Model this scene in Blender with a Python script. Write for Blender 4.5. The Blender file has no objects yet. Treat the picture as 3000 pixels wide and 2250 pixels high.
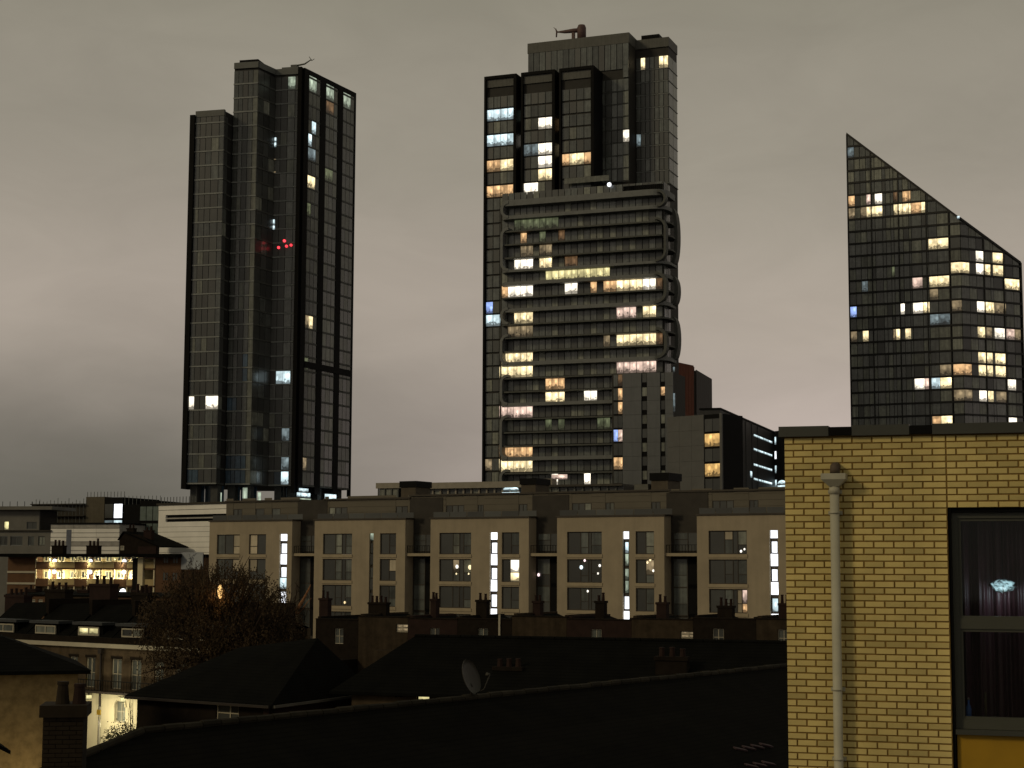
import bpy, bmesh, math, random
from math import sin, cos, pi, radians, atan, sqrt
from mathutils import Vector, Matrix
random.seed(7)
SC = bpy.context.scene
COL = SC.collection

# ------------------------------------------------------------------ camera
FPX, CU, CV = 5000.0, 1500.0, 1125.0        # focal length and centre in photograph pixels
PITCH, ROLL, CAMZ = atan(535 / 5000.0), 0.004, 12.0
CAM = Vector((0, 0, CAMZ))
cam = bpy.data.cameras.new('camera')
cam.sensor_width = 36.0
cam.lens = 36.0 * FPX / 3000.0
cam.clip_start, cam.clip_end = 0.1, 12000
camo = bpy.data.objects.new('camera', cam)
COL.objects.link(camo)
_U = Vector((0, -sin(PITCH), cos(PITCH)))
_F = Vector((0, cos(PITCH), sin(PITCH)))
_R = Vector((1, 0, 0))
cr = _R * cos(ROLL) + _U * sin(ROLL)
cu_ = _U * cos(ROLL) - _R * sin(ROLL)
camo.matrix_world = Matrix(((cr.x, cu_.x, -_F.x, 0), (cr.y, cu_.y, -_F.y, 0), (cr.z, cu_.z, -_F.z, CAMZ), (0, 0, 0, 1)))
SC.camera = camo
SC.render.engine = 'CYCLES'
SC.render.resolution_x, SC.render.resolution_y = 1024, 768

# ------------------------------------------------------------------ sky: low night cloud lit by the city
SUN_AZ, SUN_EL = radians(208), radians(27)   # direction towards the light, counter-clockwise from +X
w = bpy.data.worlds.new('World')
SC.world = w
w.use_nodes = True
nt = w.node_tree
nt.nodes.clear()
N, L = nt.nodes.new, nt.links.new


def nd(tree, typ, **kw):
    n = tree.nodes.new(typ)
    for k, v in kw.items():
        if k.startswith('i_'):
            key = k[2:]
            key = int(key) if key.isdigit() else key
            n.inputs[key].default_value = v
        else:
            setattr(n, k, v)
    return n


tc = N('ShaderNodeTexCoord')
sep = N('ShaderNodeSeparateXYZ')
L(tc.outputs['Generated'], sep.inputs[0])
mp = nd(nt, 'ShaderNodeMapping')
mp.inputs['Scale'].default_value = (2.6, 2.6, 6.5)
mp.inputs['Location'].default_value = (1.3, 0.2, 0.6)
L(tc.outputs['Generated'], mp.inputs[0])
nz = nd(nt, 'ShaderNodeTexNoise', i_Scale=1.0, i_Detail=6.0, i_Roughness=0.5)
L(mp.outputs[0], nz.inputs['Vector'])
# elevation shifted a little by the cloud noise
ns = nd(nt, 'ShaderNodeMath', operation='MULTIPLY_ADD', i_1=0.10, i_2=-0.05)
L(nz.outputs[0], ns.inputs[0])
ze = nd(nt, 'ShaderNodeMath', operation='ADD')
L(sep.outputs[2], ze.inputs[0])
L(ns.outputs[0], ze.inputs[1])
ramp = nd(nt, 'ShaderNodeValToRGB')
er = ramp.color_ramp
er.interpolation = 'EASE'
er.elements[0].position, er.elements[0].color = 0.0, (0.24, 0.215, 0.19, 1)
er.elements[1].position, er.elements[1].color = 0.40, (0.212, 0.200, 0.150, 1)
e = er.elements.new(0.14); e.color = (0.402, 0.348, 0.292, 1)
e = er.elements.new(0.25); e.color = (0.312, 0.282, 0.228, 1)
L(ze.outputs[0], ramp.inputs[0])
# towards the horizon: dim on one side of the city, brighter and pinker on the other
az = nd(nt, 'ShaderNodeMapRange', interpolation_type='SMOOTHSTEP')
for k, v in ((1, -0.22), (2, 0.24), (3, 0.0), (4, 1.0)):
    az.inputs[k].default_value = v
L(sep.outputs[0], az.inputs[0])
hr = nd(nt, 'ShaderNodeMix', data_type='RGBA')
hr.inputs[6].default_value = (0.124, 0.117, 0.093, 1)
hr.inputs[7].default_value = (0.70, 0.58, 0.52, 1)
L(az.outputs[0], hr.inputs[0])
hw = nd(nt, 'ShaderNodeMapRange', interpolation_type='SMOOTHSTEP')
for k, v in ((1, 0.015), (2, 0.155), (3, 0.88), (4, 0.0)):
    hw.inputs[k].default_value = v
L(ze.outputs[0], hw.inputs[0])
mx = nd(nt, 'ShaderNodeMix', data_type='RGBA')
L(hw.outputs[0], mx.inputs[0])
L(ramp.outputs[0], mx.inputs[6])
L(hr.outputs[2], mx.inputs[7])
vary = nd(nt, 'ShaderNodeMapRange')
for k, v in ((1, 0.3), (2, 0.7), (3, 0.91), (4, 1.09)):
    vary.inputs[k].default_value = v
L(nz.outputs[0], vary.inputs[0])
nz2 = nd(nt, 'ShaderNodeTexNoise', i_Scale=4.5, i_Detail=7.0, i_Roughness=0.6, i_Distortion=0.6)
L(mp.outputs[0], nz2.inputs['Vector'])
v2 = nd(nt, 'ShaderNodeMapRange')
for k, v in ((1, 0.3), (2, 0.7), (3, 0.955), (4, 1.045)):
    v2.inputs[k].default_value = v
L(nz2.outputs[0], v2.inputs[0])
vm = nd(nt, 'ShaderNodeMath', operation='MULTIPLY')
L(vary.outputs[0], vm.inputs[0])
L(v2.outputs[0], vm.inputs[1])
mul = nd(nt, 'ShaderNodeVectorMath', operation='SCALE')
L(mx.outputs[2], mul.inputs[0])
L(vm.outputs[0], mul.inputs['Scale'])
bg = nd(nt, 'ShaderNodeBackground', i_Strength=1.0)
L(mul.outputs[0], bg.inputs[0])
sky = nd(nt, 'ShaderNodeTexSky', sky_type='NISHITA', sun_disc=False)
sky.sun_elevation = radians(-6)
sky.sun_rotation = radians(90) - SUN_AZ
bg2 = nd(nt, 'ShaderNodeBackground', i_Strength=0.05)
L(sky.outputs[0], bg2.inputs[0])
add = N('ShaderNodeAddShader')
L(bg.outputs[0], add.inputs[0])
L(bg2.outputs[0], add.inputs[1])
out = N('ShaderNodeOutputWorld')
L(add.outputs[0], out.inputs[0])

# one soft, warm, low light: the glow of the lit streets
sl = bpy.data.lights.new('sun', 'SUN')
sl.energy, sl.angle, sl.color = 0.85, radians(11), (1.0, 0.81, 0.50)
so = bpy.data.objects.new('sun', sl)
COL.objects.link(so)
so.location = (-60, -40, 60)
sd = Vector((cos(SUN_AZ) * cos(SUN_EL), sin(SUN_AZ) * cos(SUN_EL), sin(SUN_EL)))
so.rotation_euler = sd.to_track_quat('Z', 'Y').to_euler()

vs = SC.view_settings
vs.view_transform, vs.look, vs.exposure, vs.gamma = 'Standard', 'None', 0.0, 1.0
vs.use_curve_mapping = False


# ------------------------------------------------------------------ pixels to places
def ray(u, v):
    xc, yc = (u - CU) / FPX, (CV - v) / FPX
    xs, ys = xc - ROLL * yc, yc + ROLL * xc
    return Vector((xs, cos(PITCH) - ys * sin(PITCH), sin(PITCH) + ys * cos(PITCH)))


def P(u, v, Y):
    d = ray(u, v)
    return CAM + d * (Y / d.y)


def proj(p):
    q = p - CAM
    zc = q.dot(_F)
    return CU + FPX * q.dot(cr) / zc, CV - FPX * q.dot(cu_) / zc


class Fac:
    """a vertical facade: s runs along it, d stands out of it, z is up"""
    def __init__(self, o, ang):
        self.o, self.a = Vector((o[0], o[1], 0)), ang
        self.e = Vector((cos(ang), sin(ang), 0))
        self.n = Vector((sin(ang), -cos(ang), 0))

    def pt(self, s, d, z):
        return self.o + self.e * s + self.n * d + Vector((0, 0, z))

    def hit(self, u, v, d=0.0):
        r = ray(u, v)
        t = (self.o + self.n * d - CAM).dot(self.n) / r.dot(self.n)
        p = CAM + r * t
        return (p - self.o).dot(self.e), p.z

    def s(self, u, v=1500, d=0.0):
        return self.hit(u, v, d)[0]

    def z(self, u, v, d=0.0):
        return self.hit(u, v, d)[1]


def fac_px(u0, Y0, u1, Y1, v=1500):
    a, b = P(u0, v, Y0), P(u1, v, Y1)
    return Fac((a.x, a.y), math.atan2(b.y - a.y, b.x - a.x))


# ------------------------------------------------------------------ materials
MATS = {}


def M(name, col, rough=0.8, spec=0.4, metal=0.0, var=0.25, scale=1.0, rnd=0.0, bump=0.0, bscale=20.0, streak=0.0, rows=0.0):
    if name in MATS:
        return MATS[name]
    m = bpy.data.materials.new(name)
    m.use_nodes = True
    t = m.node_tree
    b = t.nodes['Principled BSDF']
    b.inputs['Roughness'].default_value = rough
    b.inputs['Specular IOR Level'].default_value = spec
    b.inputs['Metallic'].default_value = metal
    geo = t.nodes.new('ShaderNodeNewGeometry')
    n1 = nd(t, 'ShaderNodeTexNoise', i_Scale=scale, i_Detail=5.0, i_Roughness=0.6)
    t.links.new(geo.outputs['Position'], n1.inputs['Vector'])
    mr = nd(t, 'ShaderNodeMapRange')
    for k, v in ((1, 0.25), (2, 0.75), (3, 1 - var), (4, 1 + var)):
        mr.inputs[k].default_value = v
    t.links.new(n1.outputs[0], mr.inputs[0])
    last = mr.outputs[0]
    if streak:
        mpn = nd(t, 'ShaderNodeMapping')
        mpn.inputs['Scale'].default_value = (2.2, 2.2, 0.12)
        t.links.new(geo.outputs['Position'], mpn.inputs[0])
        n2 = nd(t, 'ShaderNodeTexNoise', i_Scale=1.0, i_Detail=4.0)
        t.links.new(mpn.outputs[0], n2.inputs['Vector'])
        mr2 = nd(t, 'ShaderNodeMapRange')
        for k, v in ((1, 0.3), (2, 0.7), (3, 1 - streak), (4, 1 + streak)):
            mr2.inputs[k].default_value = v
        t.links.new(n2.outputs[0], mr2.inputs[0])
        mm = nd(t, 'ShaderNodeMath', operation='MULTIPLY')
        t.links.new(last, mm.inputs[0]); t.links.new(mr2.outputs[0], mm.inputs[1])
        last = mm.outputs[0]
    if rows:            # courses: each one a little different, dark line at its lower edge
        sxyz = t.nodes.new('ShaderNodeSeparateXYZ')
        t.links.new(geo.outputs['Position'], sxyz.inputs[0])
        dv = nd(t, 'ShaderNodeMath', operation='DIVIDE', i_1=rows)
        t.links.new(sxyz.outputs[2], dv.inputs[0])
        frc = nd(t, 'ShaderNodeMath', operation='FRACT')
        t.links.new(dv.outputs[0], frc.inputs[0])
        mrr = nd(t, 'ShaderNodeMapRange')
        for k, v in ((1, 0.0), (2, 0.3), (3, 0.35), (4, 1.15)):
            mrr.inputs[k].default_value = v
        t.links.new(frc.outputs[0], mrr.inputs[0])
        mm = nd(t, 'ShaderNodeMath', operation='MULTIPLY')
        t.links.new(last, mm.inputs[0]); t.links.new(mrr.outputs[0], mm.inputs[1])
        last = mm.outputs[0]
    if rnd:
        oi = t.nodes.new('ShaderNodeObjectInfo')
        mr3 = nd(t, 'ShaderNodeMapRange')
        for k, v in ((1, 0.0), (2, 1.0), (3, 1 - rnd), (4, 1 + rnd)):
            mr3.inputs[k].default_value = v
        t.links.new(oi.outputs['Random'], mr3.inputs[0])
        mm = nd(t, 'ShaderNodeMath', operation='MULTIPLY')
        t.links.new(last, mm.inputs[0]); t.links.new(mr3.outputs[0], mm.inputs[1])
        last = mm.outputs[0]
    sc = nd(t, 'ShaderNodeVectorMath', operation='SCALE')
    sc.inputs[0].default_value = col
    t.links.new(last, sc.inputs['Scale'])
    t.links.new(sc.outputs[0], b.inputs['Base Color'])
    if bump:
        nb = nd(t, 'ShaderNodeTexNoise', i_Scale=bscale, i_Detail=4.0)
        t.links.new(geo.outputs['Position'], nb.inputs['Vector'])
        bp = nd(t, 'ShaderNodeBump', i_Strength=bump, i_Distance=0.01)
        t.links.new(nb.outputs[0], bp.inputs['Height'])
        t.links.new(bp.outputs[0], b.inputs['Normal'])
    MATS[name] = m
    return m


def LITM(name, col, strength, lo=0.25, hi=1.4, scale=0.62, dark=(0.02, 0.018, 0.014), plain=False, facing=False):
    """a lit room seen through its glass: bright ceiling, a lamp, curtains at one side, furniture low down"""
    m = bpy.data.materials.new(name)
    m.use_nodes = True
    t = m.node_tree
    b = t.nodes['Principled BSDF']
    b.inputs['Base Color'].default_value = (*dark, 1)
    b.inputs['Roughness'].default_value = 0.15

    def math_(op, x, y=None, z=None, clamp=False):
        n = nd(t, 'ShaderNodeMath', operation=op)
        n.use_clamp = clamp
        for i, q in enumerate((x, y, z)):
            if q is None:
                continue
            if isinstance(q, (int, float)):
                n.inputs[i].default_value = q
            else:
                t.links.new(q, n.inputs[i])
        return n.outputs[0]

    def ramp_(x, a0, a1, o0, o1):
        n = nd(t, 'ShaderNodeMapRange', interpolation_type='SMOOTHSTEP')
        for i, q in enumerate((None, a0, a1, o0, o1)):
            if q is None:
                continue
            if isinstance(q, (int, float)):
                n.inputs[i].default_value = q
            else:
                t.links.new(q, n.inputs[i])
        t.links.new(x, n.inputs[0])
        return n.outputs[0]
    tcn = t.nodes.new('ShaderNodeTexCoord')
    oi = t.nodes.new('ShaderNodeObjectInfo')
    r1 = oi.outputs['Random']
    r2 = math_('FRACT', math_('MULTIPLY', r1, 17.31))
    r3 = math_('FRACT', math_('MULTIPLY', r1, 53.77))
    geo = t.nodes.new('ShaderNodeNewGeometry')
    cmb = t.nodes.new('ShaderNodeCombineXYZ')
    t.links.new(math_('MULTIPLY', r1, 40.0), cmb.inputs[0])
    off = nd(t, 'ShaderNodeVectorMath', operation='ADD')
    t.links.new(geo.outputs['Position'], off.inputs[0])
    t.links.new(cmb.outputs[0], off.inputs[1])
    n1 = nd(t, 'ShaderNodeTexNoise', i_Scale=scale, i_Detail=2.0, i_Roughness=0.5)
    t.links.new(geo.outputs['Position'] if not plain else off.outputs[0], n1.inputs['Vector'])
    val = ramp_(n1.outputs[0], 0.3, 0.65, lo, hi)
    if not plain:
        sx = t.nodes.new('ShaderNodeSeparateXYZ')
        t.links.new(tcn.outputs['Generated'], sx.inputs[0])
        gx, gz = sx.outputs[0], sx.outputs[2]
        ceil_ = ramp_(gz, 0.05, 0.95, 0.75, 1.18)
        val = math_('MULTIPLY', math_('MULTIPLY_ADD', val, 0.55, 0.45 * (lo + hi) / 2), ceil_)
        # lamp
        dx = math_('SUBTRACT', gx, math_('MULTIPLY_ADD', r2, 0.7, 0.15))
        dz = math_('SUBTRACT', gz, math_('MULTIPLY_ADD', r3, 0.35, 0.45))
        dd = math_('ADD', math_('MULTIPLY', dx, dx), math_('MULTIPLY', dz, dz))
        val = math_('ADD', val, ramp_(dd, 0.0, 0.06, 0.45 * hi, 0.0))
        # curtain edge
        cw = math_('MULTIPLY', r3, 0.42)
        val = math_('MULTIPLY', val, ramp_(gx, math_('SUBTRACT', cw, 0.05), math_('ADD', cw, 0.05), 0.8, 1.0))
        # furniture against the light
        n2 = nd(t, 'ShaderNodeTexNoise', i_Scale=1.7, i_Detail=1.0)
        t.links.new(geo.outputs['Position'], n2.inputs['Vector'])
        furn = math_('SUBTRACT', math_('ADD', gz, math_('MULTIPLY', n2.outputs[0], -0.9)), -0.22)
        val = math_('MULTIPLY', val, ramp_(furn, -0.04, 0.06, 0.30, 1.0))
    if facing:
        lw = nd(t, 'ShaderNodeLayerWeight', i_Blend=0.5)
        val = math_('MULTIPLY', val, ramp_(lw.outputs['Facing'], 0.15, 0.8, 1.0, 0.0))
    val = math_('MULTIPLY', val, math_('MULTIPLY_ADD', r2, 0.4, 0.8) if not plain else 1.0)
    b.inputs['Emission Color'].default_value = (*col, 1)
    t.links.new(math_('MULTIPLY', val, strength), b.inputs['Emission Strength'])
    MATS[name] = m
    return m


BLK = M('black_metal', (0.005, 0.005, 0.005), 0.6, 0.06, var=0.2)
G_D = M('glass_dark', (0.034, 0.037, 0.035), 0.32, 0.7, rnd=0.5, var=0.3, scale=0.3)
G_M = M('glass_grey', (0.076, 0.084, 0.078), 0.2, 0.7, rnd=0.45, var=0.35, scale=0.8, streak=0.3)
G_C = M('glass_curtain', (0.150, 0.160, 0.136), 0.3, 0.5, rnd=0.4, var=0.3, scale=1.2, streak=0.35)
G_B = M('glass_blue', (0.050, 0.085, 0.125), 0.15, 0.5, rnd=0.4, var=0.3)  # blue-grey glass; a bluish reflection is painted into its colour
G_P = M('glass_blind', (0.38, 0.33, 0.24), 0.4, 0.4, rnd=0.35, var=0.15, streak=0.12)
STEEL = M('grey_panel', (0.074, 0.080, 0.076), 0.5, 0.4, rnd=0.15, var=0.15, scale=0.5)
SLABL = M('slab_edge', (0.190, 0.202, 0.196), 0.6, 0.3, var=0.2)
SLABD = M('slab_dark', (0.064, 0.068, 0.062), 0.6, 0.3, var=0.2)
BAND = M('white_band', (0.135, 0.142, 0.140), 0.6, 0.3, var=0.15)
LIT = {
    'W': LITM('lit_white', (1.0, 0.90, 0.72), 1.7, 0.5),
    'C': LITM('lit_cool', (0.75, 0.95, 1.0), 1.0, 0.35),
    'Y': LITM('lit_warm', (1.0, 0.80, 0.44), 1.45, 0.3),
    'O': LITM('lit_orange', (1.0, 0.60, 0.28), 0.8, 0.25),
    'P': LITM('lit_pinkish', (1.0, 0.72, 0.58), 0.85, 0.3),
    'B': LITM('lit_blue', (0.35, 0.5, 1.0), 0.9, 0.5),
    'G': LITM('lit_greenish', (0.80, 0.95, 0.72), 0.42, 0.3),
    'A': LITM('lit_amber', (1.0, 0.60, 0.20), 0.85, 0.35),
    'L': LITM('lit_terrace', (1.0, 0.88, 0.42), 0.75, 0.5),
    'D': LITM('lit_dim', (1.0, 0.75, 0.42), 0.24, 0.1),
    'Cd': LITM('lit_cool_dim', (0.7, 0.9, 0.95), 0.2, 0.2),
    'Gd': LITM('lit_green_dim', (0.75, 0.85, 0.45), 0.12, 0.15),
    'Od': LITM('lit_orange_dim', (1.0, 0.55, 0.25), 0.12, 0.2),
    'S': LITM('lit_stair', (0.93, 0.95, 1.0), 2.0, 0.6, 1.1, plain=True),
}

LAMPM = {k: LITM('lamp_' + k, c, 1.6, .8, 1.1, plain=True) for k, c in (('W', (1, .93, .8)), ('Y', (1, .8, .45)), ('C', (.8, .95, 1)), ('P', (1, .75, .75)), ('D', (.8, .6, .3)))}
REDLAMP = LITM('lit_red_lamp', (1.0, 0.05, 0.07), 1.8, 0.8, plain=True)

# ------------------------------------------------------------------ building things
BOXES = {}


def boxmesh(wx, dy, hz, bev):
    k = (round(wx, 3), round(dy, 3), round(hz, 3), bev)
    if k in BOXES:
        return BOXES[k]
    me = bpy.data.meshes.new('piece')
    a, b, c = k[0] / 2, k[1] / 2, k[2] / 2
    if not bev:
        v = [(x, y, z) for z in (-c, c) for x, y in ((-a, -b), (a, -b), (a, b), (-a, b))]
        f = [(3, 2, 1, 0), (4, 5, 6, 7), (0, 1, 5, 4), (1, 2, 6, 5), (2, 3, 7, 6), (3, 0, 4, 7)]
    else:       # chamfered towards the front (-y)
        r = [(-a, b, -c), (a, b, -c), (a, b, c), (-a, b, c)]
        q = [(-a, -b + bev, -c), (a, -b + bev, -c), (a, -b + bev, c), (-a, -b + bev, c)]
        p = [(-a + bev, -b, -c + bev), (a - bev, -b, -c + bev), (a - bev, -b, c - bev), (-a + bev, -b, c - bev)]
        v = r + q + p
        f = [(1, 0, 3, 2), (8, 9, 10, 11)]
        for i in range(4):
            j = (i + 1) % 4
            f += [(i, j, 4 + j, 4 + i), (4 + i, 4 + j, 8 + j, 8 + i)]
    me.from_pydata(v, [], f)
    me.materials.append(None)
    BOXES[k] = me
    return me


class Thing:
    def __init__(self, name, label, cat, loc, group=None, kind=None):
        o = bpy.data.objects.new(name, None)
        o.empty_display_size = 0.5
        o.location = loc
        self.loc = Vector(loc)
        COL.objects.link(o)
        o['label'], o['category'] = label, cat
        if group:
            o['group'] = group
        self.root, self.items = o, []

    def add(self, **it):
        self.items.append(it)
        return it

    def box(self, name, F, s0, s1, z0, z1, d0, d1, mat, par=None, label=None, bev=0):
        if s1 - s0 < 1e-3 or z1 - z0 < 1e-3:
            return None
        return self.add(t='b', name=name, F=F, s0=s0, s1=s1, z0=z0, z1=z1, d0=d0, d1=d1, mat=mat, par=par,
                        label=label, bev=bev, size=(s1 - s0) * (z1 - z0))

    def mesh(self, name, verts, faces, mat, par=None, smooth=False, kind=None, label=None):
        return self.add(t='m', name=name, v=[Vector(p) for p in verts], f=faces, mat=mat, par=par, smooth=smooth,
                        kind=kind, label=label, size=1e9)

    def bars(self, name, F, rects, mat, par=None, label=None, kind=None):
        v, f = [], []
        for (s0, s1, z0, z1, d0, d1) in rects:
            k = len(v)
            for z in (z0, z1):
                for s, d in ((s0, d1), (s1, d1), (s1, d0), (s0, d0)):
                    v.append(F.pt(s, d, z))
            f += [tuple(k + i for i in q) for q in
                  ((3, 2, 1, 0), (4, 5, 6, 7), (0, 1, 5, 4), (1, 2, 6, 5), (2, 3, 7, 6), (3, 0, 4, 7))]
        return self.mesh(name, v, f, mat, par, label=label, kind=kind)

    def prism(self, name, F, plan, z0, z1, mat, par=None, label=None):
        n = len(plan)
        v = [F.pt(s, d, z0) for s, d in plan] + [F.pt(s, d, z1) for s, d in plan]
        f = [tuple(range(n - 1, -1, -1)), tuple(range(n, 2 * n))]
        f += [(i, (i + 1) % n, n + (i + 1) % n, n + i) for i in range(n)]
        return self.mesh(name, v, f, mat, par, label=label)

    def plate(self, name, F, poly, d0, d1, mat, par=None, label=None):
        """polygon in (s, z), thick from d0 (back) to d1 (front)"""
        n = len(poly)
        v = [F.pt(s, d1, z) for s, z in poly] + [F.pt(s, d0, z) for s, z in poly]
        f = [tuple(range(n)), tuple(range(2 * n - 1, n - 1, -1))]
        f += [((i + 1) % n, i, n + i, n + (i + 1) % n) for i in range(n)]
        it = self.mesh(name, v, f, mat, par, label=label)
        xs = [p[0] for p in poly]; zs = [p[1] for p in poly]
        it['size'] = (max(xs) - min(xs)) * (max(zs) - min(zs))
        return it

    def ribbon(self, name, F, path, w, d0, d1, mat, par=None):
        n = len(path)
        v = []
        for i, (s, z) in enumerate(path):
            a, b = path[max(0, i - 1)], path[min(n - 1, i + 1)]
            t = Vector((b[0] - a[0], b[1] - a[1])).normalized()
            q = Vector((-t.y, t.x)) * (w / 2)
            for sg, d in ((1, d0), (1, d1), (-1, d1), (-1, d0)):
                v.append(F.pt(s + sg * q.x, d, z + sg * q.y))
        f = [(0, 1, 2, 3), (4 * n - 1, 4 * n - 2, 4 * n - 3, 4 * n - 4)]
        for i in range(n - 1):
            for j in range(4):
                f.append((4 * i + j, 4 * i + 4 + j, 4 * i + 4 + (j + 1) % 4, 4 * i + (j + 1) % 4))
        return self.mesh(name, v, f, mat, par, smooth=False)

    def tube(self, name, pts, radii, mat, par=None, sides=10, label=None, caps=True):
        v, f = tube_geo(pts, radii, sides, caps)
        return self.mesh(name, v, f, mat, par, smooth=True, label=label)

    def wall(self, name, F, s0, s1, z0, z1, d, th, openings, mat, par=None, label=None):
        """a wall slab with rectangular holes and real reveals"""
        op = [(max(a, s0), min(b, s1), max(c, z0), min(e, z1)) for a, b, c, e in openings if b > s0 and a < s1 and e > z0 and c < z1]
        ss = sorted({s0, s1, *[o[0] for o in op], *[o[1] for o in op]})
        zs = sorted({z0, z1, *[o[2] for o in op], *[o[3] for o in op]})
        v, f = [], []

        def quad(*ps):
            k = len(v)
            v.extend(F.pt(*p) for p in ps)
            f.append((k, k + 1, k + 2, k + 3))
        for i in range(len(ss) - 1):
            for j in range(len(zs) - 1):
                a, b, c, e = ss[i], ss[i + 1], zs[j], zs[j + 1]
                mx_, mz = (a + b) / 2, (c + e) / 2
                if any(o[0] < mx_ < o[1] and o[2] < mz < o[3] for o in op):
                    continue
                quad((a, d, c), (b, d, c), (b, d, e), (a, d, e))
                quad((b, d - th, c), (a, d - th, c), (a, d - th, e), (b, d - th, e))
        for a, b, c, e in op:
            quad((a, d, c), (a, d, e), (a, d - th, e), (a, d - th, c))
            quad((b, d, e), (b, d, c), (b, d - th, c), (b, d - th, e))
            quad((a, d, e), (b, d, e), (b, d - th, e), (a, d - th, e))
            quad((b, d, c), (a, d, c), (a, d - th, c), (b, d - th, c))
        quad((s0, d, z0), (s0, d, z1), (s0, d - th, z1), (s0, d - th, z0))
        quad((s1, d, z1), (s1, d, z0), (s1, d - th, z0), (s1, d - th, z1))
        quad((s0, d, z1), (s1, d, z1), (s1, d - th, z1), (s0, d - th, z1))
        return self.mesh(name, v, f, mat, par, label=label)

    def window(self, F, s0, s1, z0, z1, d, cols, frame, fw=0.07, par=None, fd=0.09, label=None):
        """frame with mullions as one part, each pane a piece of it; cols: (share, look, transom share or None)"""
        tot = sum(c[0] for c in cols)
        R = [(s0, s0 + fw, z0, z1, d - fd, d), (s1 - fw, s1, z0, z1, d - fd, d),
             (s0 + fw, s1 - fw, z0, z0 + fw, d - fd, d - .002), (s0 + fw, s1 - fw, z1 - fw, z1, d - fd, d - .002)]
        x = s0 + fw
        wd = s1 - s0 - 2 * fw
        panes = []
        for i, c in enumerate(cols):
            x1 = x + wd * c[0] / tot
            if i < len(cols) - 1:
                R.append((x1 - fw / 2, x1 + fw / 2, z0 + fw, z1 - fw, d - fd, d - .004))
            a = x + (fw / 2 if i else 0)
            b = x1 - (fw / 2 if i < len(cols) - 1 else 0)
            tr = c[2] if len(c) > 2 else None
            looks = c[1] if isinstance(c[1], (list, tuple)) else (c[1], c[1])
            if tr:
                zt = z0 + (z1 - z0) * tr
                R.append((a, b, zt - fw * .4, zt + fw * .4, d - fd, d - .006))
                panes += [(a, b, z0 + fw, zt - fw * .4, looks[0]), (a, b, zt + fw * .4, z1 - fw, looks[1])]
            else:
                panes.append((a, b, z0 + fw, z1 - fw, looks[0]))
            x = x1
        wn = self.bars('window', F, R, frame, par, label=label)
        for a, b, c, e, look in panes:
            self.box('pane', F, a, b, c, e, d - fd * .75, d - fd * .55, LOOK(look), wn)
        return wn

    def done(self):
        cnt = {}
        for it in self.items:
            cnt.setdefault((it['name'], id(it['par'])), []).append(it)
        parents = {id(it['par']) for it in self.items if it['par']}
        rest = set()
        for (nm, pid), lst in cnt.items():
            if len(lst) > 300:
                lst = sorted(lst, key=lambda i: (-i.get('prio', 0), -i['size']))
                drop = [i for i in lst[300:] if id(i) not in parents]
                self.join(nm, drop)
                rest |= {id(i) for i in drop}
        objs = {}
        for it in self.items:
            if id(it) in rest:
                continue
            o = self.make(it)
            par = objs.get(id(it['par'])) if it['par'] else None
            pm = self.root if par is None else par
            o.parent = pm
            o.matrix_parent_inverse = (Matrix.Translation(self.loc) if par is None else MW[par.name]).inverted()
            objs[id(it)] = o
        self.items = []
        return self.root

    def make(self, it):
        if it['t'] == 'b':
            F = it['F']
            me = boxmesh(it['s1'] - it['s0'], it['d1'] - it['d0'], it['z1'] - it['z0'], it['bev'])
            o = bpy.data.objects.new(it['name'], me)
            o.material_slots[0].link = 'OBJECT'
            o.material_slots[0].material = it['mat']
            c = F.pt((it['s0'] + it['s1']) / 2, (it['d0'] + it['d1']) / 2, (it['z0'] + it['z1']) / 2)
            o.location = c
            o.rotation_euler = (0, 0, F.a)
            MW[o.name] = Matrix.Translation(c) @ Matrix.Rotation(F.a, 4, 'Z')
        else:
            me = bpy.data.meshes.new(it['name'])
            n = len(it['v'])
            c = sum(it['v'], Vector()) / n
            me.from_pydata([p - c for p in it['v']], [], it['f'])
            me.materials.append(it['mat'])
            if it['smooth']:
                me.polygons.foreach_set('use_smooth', [True] * len(me.polygons))
            o = bpy.data.objects.new(it['name'], me)
            o.location = c
            MW[o.name] = Matrix.Translation(c)
            if it.get('kind'):
                o['kind'] = it['kind']
        if it.get('label'):
            o['label'] = it['label']
        COL.objects.link(o)
        return o

    def join(self, name, items):
        v, f, mi, mats = [], [], [], []
        for it in items:
            if it['mat'] not in mats:
                mats.append(it['mat'])
            k = len(v)
            if it['t'] == 'b':
                F = it['F']
                for z in (it['z0'], it['z1']):
                    for s, d in ((it['s0'], it['d1']), (it['s1'], it['d1']), (it['s1'], it['d0']), (it['s0'], it['d0'])):
                        v.append(F.pt(s, d, z) - self.loc)
                fs = ((3, 2, 1, 0), (4, 5, 6, 7), (0, 1, 5, 4), (1, 2, 6, 5), (2, 3, 7, 6), (3, 0, 4, 7))
            else:
                v += [p - self.loc for p in it['v']]
                fs = it['f']
            for q in fs:
                f.append(tuple(k + i for i in q))
                mi.append(mats.index(it['mat']))
        me = bpy.data.meshes.new(name)
        me.from_pydata(v, [], f)
        for m in mats:
            me.materials.append(m)
        me.polygons.foreach_set('material_index', mi)
        o = bpy.data.objects.new(name, me)
        o['kind'] = 'stuff'
        COL.objects.link(o)
        o.parent = self.root


MW = {}


def LOOK(k):
    if not isinstance(k, str):
        return k
    return {'d': G_D, 'm': G_M, 'c': G_C, 'p': G_P, 'b': G_B}.get(k) or LIT[k]


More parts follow.
